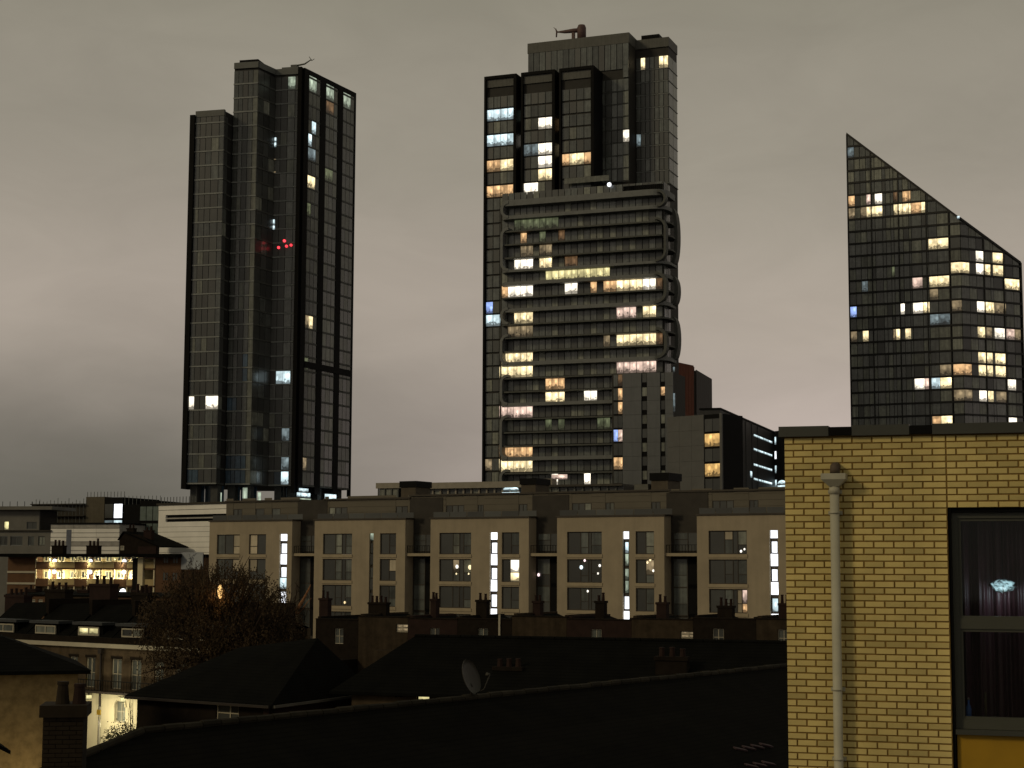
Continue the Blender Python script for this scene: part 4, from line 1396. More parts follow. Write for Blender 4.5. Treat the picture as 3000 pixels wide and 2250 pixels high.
def rear_houses():
    F = fac_px(925, 146, 2330, 126, 1820)
    stacks = [(937, 962, 1730, 2), (1081, 1133, 1742, 4), (1262, 1279, 1732, 2), (1396, 1427, 1735, 2), (1562, 1584, 1738, 2),
              (1745, 1771, 1738, 2), (1924, 1953, 1742, 2), (2103, 2146, 1752, 3), (2282, 2310, 1745, 2)]
    bounds = [925, 1050, 1195, 1340, 1500, 1660, 1850, 2030, 2215, 2380]
    SD = M('stock_brick_sooty', (.034, .025, .016), .9, .08, var=.35, scale=1.5, streak=.2)  # stock brick darkened to stand in for the shadow over these rear walls
    mats = [SOOT_SHADE, SD, REDB, SOOT_SHADE, SD, REDB, SD, SOOT_SHADE, SD]
    labels = ['sooty terraced house with a twin-pot chimney next to the brown tree',
              'stock brick terraced house with a wide four-pot stack and a small lit window',
              'reddish rear wall of a terraced house below the flats, with a slim two-pot stack',
              'dark terraced house with a white rainwater post on its rear wall',
              'stock brick terraced house with an orange glow in its low window',
              'red brick terraced house below the flats with unlit rear windows',
              'stock brick terraced house showing a square pale lit window pair',
              'sooty terraced house with a three-pot chimney in front of the lit flat window',
              'terraced house at the row end, half hidden by the yellow brick building']
    lit = {1: (1160, 1196, 1828, 1852, 'D'), 4: (1660, 1692, 1838, 1862, 'Od'), 6: (1993, 2040, 1849, 1870, 'D')}
    for i, (st, lb) in enumerate(zip(stacks, labels)):
        s0, s1 = F.s(bounds[i], 1820), F.s(bounds[i + 1], 1820)
        zt = F.z(bounds[i] + 40, 1808 + random.uniform(-8, 10))
        T = Thing('terraced_house', lb, 'house', F.pt((s0 + s1) / 2, -3, 0), 'row of old houses in front of the flats')
        ops = []
        if i in lit:
            a, b, va, vb, lk = lit[i]
            ops = [(F.s(a, 1840), F.s(b, 1840), F.z(a, vb), F.z(a, va))]
        else:
            c = (s0 + s1) / 2 + random.uniform(-.6, .6)
            ops = [(c - .45, c + .45, zt - 2.0, zt - .7)]
        c2 = s0 + (s1 - s0) * .22
        if i % 2:
            ops.append((c2 - .35, c2 + .35, 1.0, 2.4))
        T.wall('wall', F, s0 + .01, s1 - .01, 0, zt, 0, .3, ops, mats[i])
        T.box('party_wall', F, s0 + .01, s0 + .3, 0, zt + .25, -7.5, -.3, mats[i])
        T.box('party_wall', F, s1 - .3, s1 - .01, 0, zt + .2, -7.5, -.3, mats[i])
        T.box('coping', F, s0 + .01, s1 - .01, zt, zt + .1, -.33, .05, SOOT_SHADE)
        # butterfly roof
        sm = (s0 + s1) / 2
        for q, (a, b, za, zb) in enumerate(((s0 + .3, sm, zt + .1, zt - .7), (sm, s1 - .3, zt - .7, zt + .1))):
            v = [F.pt(a, -.3, za), F.pt(b, -.3, zb), F.pt(b, -7.4, zb), F.pt(a, -7.4, za)]
            v += [p - Vector((0, 0, .12)) for p in v]
            T.mesh('roof', v, [(0, 1, 2, 3), (7, 6, 5, 4), (0, 4, 5, 1), (2, 6, 7, 3), (1, 5, 6, 2), (3, 7, 4, 0)], SLATE)
        for j, o in enumerate(ops):
            lk = lit[i][4] if (i in lit and j == 0) else random.choice('ddm')
            T.window(F, o[0] + .01, o[1] - .01, o[2] + .01, o[3] - .01, -.1, ((1, lk, .5), (1, lk if lk != 'Od' else 'd', .5)), WPNT if i != 4 else SOOT_SHADE, .05)
        sc = .5
        a, b, vt, npot = st
        da = -3.2
        sa, sb = F.s(a, 1760, da), F.s(b, 1760, da)
        chimney(T, F, sa, sb, zt - 1.0, F.z(a, vt + 22, da), da - .5, da + .1, SOOT_SHADE if i % 2 else REDB, npot, .6, .12)
        if i == 3:
            T.box('rainwater_pipe', F, F.s(1462, 1840), F.s(1467, 1840), 0, F.z(1462, 1800), .02, .12, WPNT)
        # lean-to at the back
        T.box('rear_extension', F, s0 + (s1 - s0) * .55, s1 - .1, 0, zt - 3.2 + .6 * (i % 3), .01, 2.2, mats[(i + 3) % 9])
        T.done()


rear_houses()


def front_terrace():
    F = fac_px(60, 115, 437, 107, 1885)
    cut = [-75, 53, 180, 306, 432, 560, 650]
    z = lambda v, u=300, d=0: F.z(u, v, d)
    zc0, zc1 = z(1897), z(1885)
    zcan = z(2028)
    stucco = M('cream_stucco', (0.46, 0.42, 0.29), .85, .2, var=.10, scale=.6, streak=.08)
    labels = ['stock brick terraced house with a dormer, mostly behind the dark hipped roof',
              'stock brick house with a dormer whose blind is half drawn',
              'terraced house with two bright lit dormer panes',
              'terraced house with cream ground floor and arched window lit beneath its balcony',
              'terraced house behind the brown tree, tall sash windows just showing through',
              'end house of the dormered terrace, hidden by the brown tree']
    dorm = ['m', 'c', 'L', 'd', 'd', 'd']
    wins = {2: [(203, 227), (252, 279)], 3: [(327, 356), (383, 414)], 4: [(452, 480), (514, 546)], 1: [(78, 104), (128, 154)], 0: [(-50, -22), (0, 26)], 5: [(575, 600), (615, 640)]}
    stacks = [(15, 71, 1722, 4), (132, 190, 1706, 3), (262, 322, 1690, 3), (385, 434, 1716, 4), (505, 545, 1725, 3), (600, 640, 1730, 2)]
    for i, lb in enumerate(labels):
        s0, s1 = F.s(cut[i], 1885), F.s(cut[i + 1], 1885)
        T = Thing('terraced_house', lb, 'house', F.pt((s0 + s1) / 2, -4, 0), 'dormered terrace across the street')
        ops = [(F.s(a, 1960), F.s(b, 1960), z(2016), z(1928)) for a, b in wins[i]]
        T.wall('wall', F, s0 + .005, s1 - .005, zcan, zc0, 0, .3, ops, STOCK)
        # ground floor with an arched window
        ca, cb = F.s(cut[i] + (30 if i != 3 else 30), 2080, .04), F.s(cut[i] + (62 if i != 3 else 62), 2080, .04)
        ga, gb = z(2112), z(2062)
        T.wall('ground_floor_wall', F, s0 + .005, s1 - .005, 0, zcan - .004, .06, .36, [(ca, cb, ga, gb + .28)], stucco)
        sm, r = (ca + cb) / 2, (cb - ca) / 2
        arch = arc(sm, gb - .1, r + .1, 0, pi, 10)
        inner = arc(sm, gb - .1, r - .02, 0, pi, 10)
        v, f = [], []
        for (o, q) in zip(arch, inner):
            v += [F.pt(o[0], .12, o[1]), F.pt(q[0], .12, q[1]), F.pt(q[0], -.05, q[1]), F.pt(o[0], .05, o[1])]
        for k in range(len(arch) - 1):
            for j in range(4):
                f.append((4 * k + j, 4 * k + 4 + j, 4 * k + 4 + (j + 1) % 4, 4 * k + (j + 1) % 4))
        T.mesh('arch_moulding', v, f, stucco)
        # spandrel filling the square corners above the arch
        v, f = [], []
        for (o, q) in zip(inner, [(x, gb + .3) for x, _ in inner]):
            v += [F.pt(o[0], -.02, o[1]), F.pt(q[0], -.02, q[1])]
        for k in range(len(inner) - 1):
            f.append((2 * k, 2 * k + 1, 2 * k + 3, 2 * k + 2))
        T.mesh('arch_spandrel', v, f, stucco)
        T.window(F, ca + .01, cb - .01, ga + .01, gb + .27, -.1, ((1, 'c', .5), (1, 'c', .5)), WPNT, .05)
        for (a, b, lo, hi) in ops:
            T.window(F, a + .01, b - .01, lo + .01, hi - .01, -.09, ((1, 'm', .5), (1, 'm', .5)), WPNT, .05)
            T.box('lintel', F, a - .08, b + .08, hi, hi + .16, -.05, .03, SOOT_SHADE)
        T.box('cornice', F, s0 + .004, s1 - .004, zc0, zc1, -.3, .28, WPNT)
        T.box('parapet', F, s0 + .004, s1 - .004, zc1, z(1868), -.3, .05, SOOT_SHADE)
        # balcony slab with iron railing
        T.box('balcony_slab', F, s0 + .01, s1 - .01, zcan - .02, zcan + .12, -.1, .75, PIPE_D)
        n = 16
        T.bars('balcony_rail', F, [(s0 + .02, s1 - .02, z(1992), z(1992) + .05, .66, .72)] +
               [(s0 + .02 + (s1 - s0 - .06) * k / n, s0 + .04 + (s1 - s0 - .06) * k / n, zcan + .1, z(1992), .68, .70) for k in range(n + 1)], BLK)
        # mansard and dormer
        zr = z(1765, 300, -4)
        v = [F.pt(s0 + .02, -.3, zc1 + .1), F.pt(s1 - .02, -.3, zc1 + .1), F.pt(s1 - .02, -3.2, zr), F.pt(s0 + .02, -3.2, zr - .15),
             F.pt(s0 + .02, -7.5, zr - 1.4), F.pt(s1 - .02, -7.5, zr - 1.4)]
        T.mesh('roof', v, [(0, 1, 2, 3), (3, 2, 5, 4)], SLATE)
        T.box('party_wall', F, s1 - .16, s1 + .12, zc1, zr + .22, -6, -2.3, SOOT_SHADE)
        T.box('rear_wall', F, s0 + .02, s1 - .02, 0, zr - 1.4, -7.5, -7.2, STOCK)
        du = [(-92, -30), (0 - 12, 39), (103, 162), (229, 289), (356, 420), (482, 546)][i] if False else [(-22, 39), (103, 162), (229, 289), (356, 420), (482, 545), (585, 640)][i]
        dx0, dx1 = F.s(du[0], 1846, -.6), F.s(du[1], 1846, -.6)
        dz0, dz1 = F.z(300, 1864, -.6), F.z(300, 1838, -.6)
        dm = T.box('dormer', F, dx0 - .25, dx1 + .25, dz0 - .3, dz1 + .12, -2.6, -.75, SLATE)
        T.box('dormer_roof', F, dx0 - .45, dx1 + .5, dz1 + .12, dz1 + .30, -2.8, -.45, M('lead', (.03, .032, .034), .6, .3), dm)
        T.window(F, dx0, dx1, dz0, dz1, -.6, ((1, dorm[i]), (1, dorm[i] if i != 3 else 'c')), WPNT, .09, par=dm)
        a, b, vt, npot = stacks[i]
        d_ = -4.2
        chimney(T, F, F.s(a, 1740, d_), F.s(b, 1740, d_), zr - 1.5, F.z(a, vt + 20, d_), d_ - .7, d_, SOOT_SHADE if i % 2 else REDB, npot, .55, .12)
        if i == 3:
            x = F.s(299, 2000)
            T.tube('rainwater_pipe', [F.pt(x, .14, 0), F.pt(x, .14, z(1908))], [.075, .075], PIPE_D, sides=8)
            T.box('rainwater_head', F, x - .16, x + .16, z(1915), z(1900), .02, .28, PIPE_D)
        if i in (2, 3):
            # lantern under the balcony: the light that floods the ground floor
            lx = F.s(362 if i == 3 else 262, 2040, .5)
            lz = zcan - .35
            T.box('lantern', F, lx - .12, lx + .12, lz - .12, lz + .16, .42, .66, LIT['L'])
            T.bars('lantern_bracket', F, [(lx - .02, lx + .02, lz + .16, zcan, .52, .56)], BLK)
            for hx in ((310, 395) if i == 3 else (270,)):
                ld = bpy.data.lights.new('lantern_light', 'POINT')
                ld.energy, ld.color, ld.shadow_soft_size = 170, (1.0, .88, .58), .15
                lo_ = bpy.data.objects.new('lantern_light', ld)
                p_ = F.pt(F.s(hx, 2080, 1.6), 1.9, 2.6)
                lo_.location = p_
                COL.objects.link(lo_)
                lo_.parent = T.root
                lo_.matrix_parent_inverse = Matrix.Translation(T.loc).inverted()
        T.done()
    # sign pole in front of the cream ground floor
    x = F.s(291, 2130, 2.2)
    S = Thing('sign_post', 'white pole with a small yellow sign in front of the cream ground floor', 'sign', F.pt(x, 2.2, 0))
    S.tube('pole', [F.pt(x, 2.2, 0), F.pt(x, 2.2, F.z(291, 2070, 2.2))], [.06, .06], M('pale_pole', (.55, .52, .42), .5, .4), sides=8)
    S.box('sign_plate', F, x - .17, x + .17, F.z(291, 2094, 2.2), F.z(291, 2079, 2.2), 2.24, 2.30, M('sign_yellow', (.62, .40, .02), .5, .4))
    S.done()
    return F


FT = front_terrace()


# ================================================================== hipped roofs in the middle ground
def gable_prism(T, name, pts, faces, mat):
    return T.mesh(name, pts, faces, mat)


def roof_thick(T, name, quad, th, mat, par=None):
    v = [Vector(p) for p in quad]
    n = len(v)
    w_ = [p - Vector((0, 0, th)) for p in v]
    f = [tuple(range(n)), tuple(range(2 * n - 1, n - 1, -1))] + [((i + 1) % n, i, n + i, n + (i + 1) % n) for i in range(n)]
    return T.mesh(name, v + w_, f, mat, par)


def hip_house():
    FA = fac_px(372, 85.5, 795, 80, 2050)        # face towards us
    FC = fac_px(795, 80, 1020, 86.3, 2050)       # its flank
    ze = FA.z(795, 2066)
    WA, WC = FA.s(795, 2050), 9.5
    T = Thing('hipped_house', 'dark brick house with a black hipped slate roof and one white casement window', 'house', FA.pt(WA / 2, -3, 0))
    op = [(FA.s(617, 2085), FA.s(684, 2085), FA.z(650, 2120), FA.z(650, 2062))]
    T.wall('wall', FA, .35, WA - .35, 0, ze, -.35, .3, op, SOOT_SHADE)
    T.wall('flank_wall', FC, .35, WC - .35, 0, ze, -.35, .3, [(1.6, 2.5, ze - 1.8, ze - .5)], REDB)
    b1 = FA.pt(0, 0, 0) + FC.e * WC
    FD = Fac((b1.x, b1.y), FA.a)
    T.box('rear_wall', FD, .35, WA - .35, 0, ze, .05, .35, SOOT_SHADE)
    T.window(FA, op[0][0] + .01, op[0][1] - .01, op[0][2] + .01, op[0][3] - .01, -.42, ((1.5, 'd', .5), (1, 'd', .5)), WPNT, .07)
    T.window(FC, 1.61, 2.49, ze - 1.79, ze - .51, -.42, ((1, 'm', .5),), WPNT, .07)
    a0, a1 = FA.pt(-.1, .1, ze), FA.pt(WA + .1, .1, ze)
    c1, d0 = FC.pt(WC, .1, ze), b1 + Vector((0, 0, ze)) - FA.e * .1
    apex = P(930, 1869, 86.5)
    apex2 = P(700, 1897, 88.5)
    roof_thick(T, 'roof', [a0, a1, apex, apex2], .12, SLATE)
    roof_thick(T, 'roof', [a1, c1, apex], .12, SLATE)
    roof_thick(T, 'roof', [c1, d0, apex2, apex], .12, SLATE)
    roof_thick(T, 'roof', [d0, a0, apex2], .12, SLATE)
    gut = M('pale_gutter', (.085, .078, .065), .6, .3)
    T.box('gutter', FA, 0, WA, ze - .14, ze - .02, .06, .2, PIPE_D)
    T.box('gutter', FC, 0, WC, ze - .14, ze - .02, .06, .2, gut)
    T.done()
    # long slate roof behind: a row of houses with ridge across the view
    F = fac_px(880, 84, 2330, 76.5, 1960)
    s1 = F.s(2400, 1960)
    zr = P(1500, 1861, 89).z
    ze2 = zr - 2.5
    T = Thing('slate_roofed_row', 'long low house row under one black slate roof, three small lit windows under its eaves', 'house', F.pt(s1 / 2, -4, 0))
    lits = [(1148, 1174, 2022, 2044, 'A'), (1213, 1252, 2030, 2056, 'L'), (1322, 1346, 2031, 2042, 'Y')]
    ops = [(F.s(a, 2040), F.s(b, 2040), F.z(a, vb), F.z(a, va)) for a, b, va, vb, k in lits]
    T.wall('wall', F, 2.6, s1, 0, ze2 + .1, -.3, .3, ops, STOCK)
    for o, l in zip(ops, lits):
        T.window(F, o[0] + .01, o[1] - .01, o[2] + .01, o[3] - .01, -.4, ((1, l[4]),), SOOT_SHADE, .05)
    d_r = -5.0
    va = [F.pt(1.6, .15, ze2), F.pt(s1, .15, ze2), F.pt(s1, d_r, zr), F.pt(4.0, d_r, zr)]
    roof_thick(T, 'roof', va, .12, SLATE)
    vb = [F.pt(4.0, d_r, zr), F.pt(s1, d_r, zr), F.pt(s1, -10.2, ze2), F.pt(1.6, -10.2, ze2)]
    roof_thick(T, 'roof', vb, .12, SLATE)
    roof_thick(T, 'roof', [F.pt(1.6, -10.2, ze2), F.pt(1.6, .15, ze2), F.pt(4.0, d_r, zr)], .12, SLATE)
    T.box('rear_wall', F, 2.6, s1, 0, ze2, -10, -9.7, STOCK)
    n = 34
    for i in range(n):
        a = 4 + (s1 - 4) * i / n
        b_ = 4 + (s1 - 4) * (i + 1) / n
        v, f = tube_geo([F.pt(a + .02, d_r, zr - .03), F.pt(b_ - .02, d_r, zr - .03)], [.13, .13], 8)
        T.mesh('ridge_tile', v, f, SLATE)
    for u0, u1, vt, npot in ((1446, 1526, 1918, 3), (1920, 2012, 1888, 3)):
        d_ = -2.0
        chimney(T, F, F.s(u0, 1960, d_), F.s(u1, 1960, d_), ze2, F.z(u0, vt + 35, d_), d_ - .6, d_, SOOT_SHADE, npot, .5, .14)
    T.done()


hip_house()


def left_house():
    F = fac_px(-60, 73.7, 228, 75, 1990)
    sR = F.s(228, 1990)
    ze = F.z(228, 1962)
    T = Thing('rendered_house', 'ochre rendered house wall under a black hipped roof, lit from low down', 'house', F.pt(sR - 4, -3, 0))
    och = M('ochre_render', (0.17, 0.125, 0.062), .95, .1, var=.35, scale=2.6, bump=.5, bscale=9)
    T.wall('wall', F, sR - 12, sR, 0, ze, 0, .3, [], och)
    T.box('flank_wall', F, sR - .3, sR - .005, 0, ze - .005, -8, -.3, och)
    e0 = F.pt(sR + .5, .5, ze)
    pa = P(-60, 1838, 78.5)
    ridge = Vector((pa.x - 1.5, pa.y + .6, pa.z + .35))
    roof_thick(T, 'roof', [F.pt(sR - 13, .5, ze), e0, pa, F.pt(sR - 13, -3.2, pa.z)], .16, SLATE)
    roof_thick(T, 'roof', [e0, F.pt(sR + .5, -8, ze), pa], .16, SLATE)
    roof_thick(T, 'roof', [F.pt(sR + .5, -8, ze), F.pt(sR - 13, -8, ze), F.pt(sR - 13, -3.2, pa.z), pa], .16, SLATE)
    # bulkhead lamp low on the wall, below the picture
    x, zz = F.s(60, 2300, .2), F.z(60, 2330, .2)
    T.box('bulkhead_lamp', F, x - .15, x + .15, zz - .1, zz + .1, .0, .16, LIT['L'])
    ld = bpy.data.lights.new('bulkhead_light', 'POINT')
    ld.energy, ld.color, ld.shadow_soft_size = 170, (1.0, .78, .40), .1
    o = bpy.data.objects.new('bulkhead_light', ld)
    o.location = F.pt(x, 2.2, zz)
    COL.objects.link(o)
    o.parent = T.root
    o.matrix_parent_inverse = Matrix.Translation(T.loc).inverted()
    T.done()
    # little dark roof poking into the corner
    F2 = fac_px(-120, 44.5, 26, 45, 2200)
    s2 = F2.s(28, 2200)
    zz = F2.z(28, 2197)
    B = Thing('outbuilding', 'pointed dark eave of a small outbuilding beside the ochre wall', 'house', F2.pt(s2 - 1.5, -1, 0))
    B.box('wall', F2, s2 - 4, s2 - .4, 0, zz - .05, -2.2, -.3, SOOT_SHADE)
    roof_thick(B, 'roof', [F2.pt(s2, .2, zz), F2.pt(s2, -2.4, zz), F2.pt(s2 - 2.2, -2.4, zz + 1.2), F2.pt(s2 - 2.2, .2, zz + 1.2)], .1, SLATE)
    roof_thick(B, 'roof', [F2.pt(s2 - 2.2, .2, zz + 1.2), F2.pt(s2 - 2.2, -2.4, zz + 1.2), F2.pt(s2 - 4.4, -2.4, zz), F2.pt(s2 - 4.4, .2, zz)], .1, SLATE)
    roof_thick(B, 'gable', [F2.pt(s2 - .4, -.3, zz - .02), F2.pt(s2 - 2.2, -.3, zz + 1.05), F2.pt(s2 - 4, -.3, zz - .02)], .02, SOOT_SHADE)
    B.done()


left_house()


# ================================================================== the big dark roof in the foreground
def fore_roof():
    zr = 8.8
    Yk = lambda v, u: (CAMZ - zr)
    A, B = P(418, 2134, 33.5), P(2180, 1960, 53.9)
    A.z = B.z = zr
    e = (B - A); e.z = 0
    e.normalize()
    B2 = B + e * 6
    p = Vector((e.y, -e.x, 0))                 # towards the camera side
    hipv = P(184, 2239, 30.8)
    T = Thing('dark_roofed_house', 'big foreground house seen as one black slate roof with a pale worn ridge', 'house',
              Vector((((A + B2) / 2 + p * 4).x, ((A + B2) / 2 + p * 4).y, 0)))
    sl = 0.45
    D = 6.5
    fore = M('slate_near', (0.0038, 0.0036, 0.0028), .9, .03, rows=.075, var=.4, scale=1.2)
    hip_dir = (hipv - A)
    h2 = A + hip_dir * (D * sl / (zr - hipv.z))
    q0, q1 = h2, B2 + p * D - Vector((0, 0, sl * D))
    roof_thick(T, 'roof', [A, h2, q1, B2], .15, fore)
    bk = 7.0
    r0 = A - p * bk - e * 4.0 - Vector((0, 0, bk * .5)); r1 = B2 - p * bk - Vector((0, 0, bk * .5))
    roof_thick(T, 'roof', [A, B2, r1, r0], .15, fore)
    roof_thick(T, 'roof', [A, r0, h2], .15, fore)
    # walls below
    for a, b in ((h2, q1), (q1, r1), (r1, r0), (r0, h2)):
        d_ = (b - a); d_.z = 0
        L_ = d_.length
        nrm = Vector((-d_.y, d_.x, 0)).normalized()
        a2, b2 = a + nrm * .4 + d_.normalized() * .4, b + nrm * .4 - d_.normalized() * .4
        zt0, zt1 = a.z - .35, b.z - .35
        v = [Vector((a2.x, a2.y, 0)), Vector((b2.x, b2.y, 0)), Vector((b2.x, b2.y, zt1)), Vector((a2.x, a2.y, zt0))]
        v += [q + nrm * .25 for q in v]
        T.mesh('wall', v, [(0, 1, 2, 3), (7, 6, 5, 4), (0, 4, 5, 1), (2, 6, 7, 3), (1, 5, 6, 2), (3, 7, 4, 0)], SOOT_SHADE)
    # ridge tiles
    worn = M('worn_ridge', (.021, .018, .012), .9, .15, var=.4, scale=3, rnd=.3)
    n = 60
    Lr = (B2 - A).length
    for i in range(n):
        a, b = A + e * (Lr * i / n + .01), A + e * (Lr * (i + 1) / n - .01)
        dz = Vector((0, 0, .02 + random.uniform(-.012, .012)))
        v, f = tube_geo([a + dz, b + dz], [.085, .08], 8)
        T.mesh('ridge_tile', v, f, worn)
    nh = 16
    for i in range(nh):
        a, b = A + (h2 - A) * ((i + .03) / nh), A + (h2 - A) * ((i + .97) / nh)
        v, f = tube_geo([a + Vector((0, 0, .02)), b + Vector((0, 0, .02))], [.085, .08], 8)
        T.mesh('hip_tile', v, f, worn)
    # faint raised slats low on the slope
    slat_m = M('vent_dull', (.040, .022, .026), .7, .3)
    nrm = (p * sl + Vector((0, 0, 1))).normalized()
    down = (p - Vector((0, 0, sl))).normalized()

    def on_slope(u, v):
        r = ray(u, v)
        t = (A - CAM).dot(nrm) / r.dot(nrm)
        return CAM + r * t
    for (u, v, k) in ((2205, 2196, 4), (2225, 2245, 3)):
        for i in range(k):
            c = on_slope(u + (i - (k - 1) / 2) * 25, v - (i - 1) * 4) + nrm * .03
            t1 = (e * .16 + down * .10)
            w1 = down * .05
            q = [c - t1 - w1, c + t1 - w1, c + t1 + w1, c - t1 + w1]
            q += [x + nrm * .04 for x in q]
            T.mesh('vent_slat', q, [(3, 2, 1, 0), (4, 5, 6, 7), (0, 1, 5, 4), (1, 2, 6, 5), (2, 3, 7, 6), (3, 0, 4, 7)], slat_m)
    # chimney at the hip
    FC = fac_px(125, 29.3, 243, 29.4, 2150)
    ch = M('chimney_brick', (.022, .016, .010), .9, .15, var=.3, scale=3)
    s1 = FC.s(243, 2150)
    zt = FC.z(200, 2066)
    st = T.box('chimney_stack', FC, 0, s1, zt - 4.6, zt - .2, -.8, 0, M('mortar_soot', (.012, .009, .007), .9, .1))
    row = 0
    zz = zt - .2 - .075
    while row < 24:
        off = -.1125 if row % 2 else 0
        x = off
        while x < s1:
            a, b = max(x, 0), min(x + .215, s1)
            if b - a > .04:
                T.box('brick', FC, a, b, zz + .005, zz + .07, 0, .018, ch, st, bev=.004)
            x += .225
        zz -= .075
        row += 1
    T.box('chimney_cap', FC, -.06, s1 + .06, zt - .2, zt, -.86, .07, ch, st)
    for s_, h, m, r in ((.28, .40, ch, .11), (.56, .36, POT, .11)):
        b = FC.pt(s_, -.3, zt - .02)
        v, f = tube_geo([b, b + Vector((0, 0, h * .3)), b + Vector((0, 0, h * .86)), b + Vector((0, 0, h * .87)), b + Vector((0, 0, h))],
                        [r * 1.15, r, r * .82, r * .95, r * .9], 12)
        T.mesh('chimney_pot', v, f, m, st, smooth=False)
    T.done()
    # satellite dish on the ridge
    b = A + e * ((P(1385, 2040, 42.2) - A).dot(e))
    S = Thing('satellite_dish', 'pale oval satellite dish on a short mast at the ridge of the black roof', 'satellite dish', (b.x, b.y, zr + .05))
    dm = M('dish_grey', (.038, .035, .028), .6, .3)
    ax = Vector((.80, -.45, .30)).normalized()
    cx = ax.cross(Vector((0, 0, 1))).normalized()
    cy = cx.cross(ax)
    c = b + Vector((0, 0, .52))
    v, f = [c - ax * .08], []
    ns_ = 22
    for k in range(1, 5):
        for j in range(ns_):
            t = 2 * pi * j / ns_
            rr = k / 4
            v.append(c - ax * .08 * (1 - rr * rr) + (cx * cos(t) * .38 + cy * sin(t) * .44) * rr)
    for j in range(ns_):
        f.append((0, 1 + j, 1 + (j + 1) % ns_))
        for k in range(3):
            f.append((1 + k * ns_ + j, 1 + (k + 1) * ns_ + j, 1 + (k + 1) * ns_ + (j + 1) % ns_, 1 + k * ns_ + (j + 1) % ns_))
    nv = len(v)
    v2 = [q - ax * .015 for q in v]
    f2 = [tuple(nv + i for i in reversed(q)) for q in f]
    rim = [(1 + 3 * ns_ + j, 1 + 3 * ns_ + (j + 1) % ns_, nv + 1 + 3 * ns_ + (j + 1) % ns_, nv + 1 + 3 * ns_ + j) for j in range(ns_)]
    S.mesh('dish', v + v2, f + f2 + rim, dm, smooth=True)
    S.tube('mast', [b, b + Vector((0, 0, .3)), c - ax * .12], [.03, .03, .025], PIPE_D, sides=8)
    S.tube('feed_arm', [c - cy * .42, c - cy * .38 + ax * .25, c + ax * .5 - cy * .1], [.015, .014, .014], dm, sides=6)
    S.tube('feed_horn', [c + ax * .5 - cy * .1, c + ax * .42 - cy * .06], [.04, .05], dm, sides=8)
    S.done()


fore_roof()

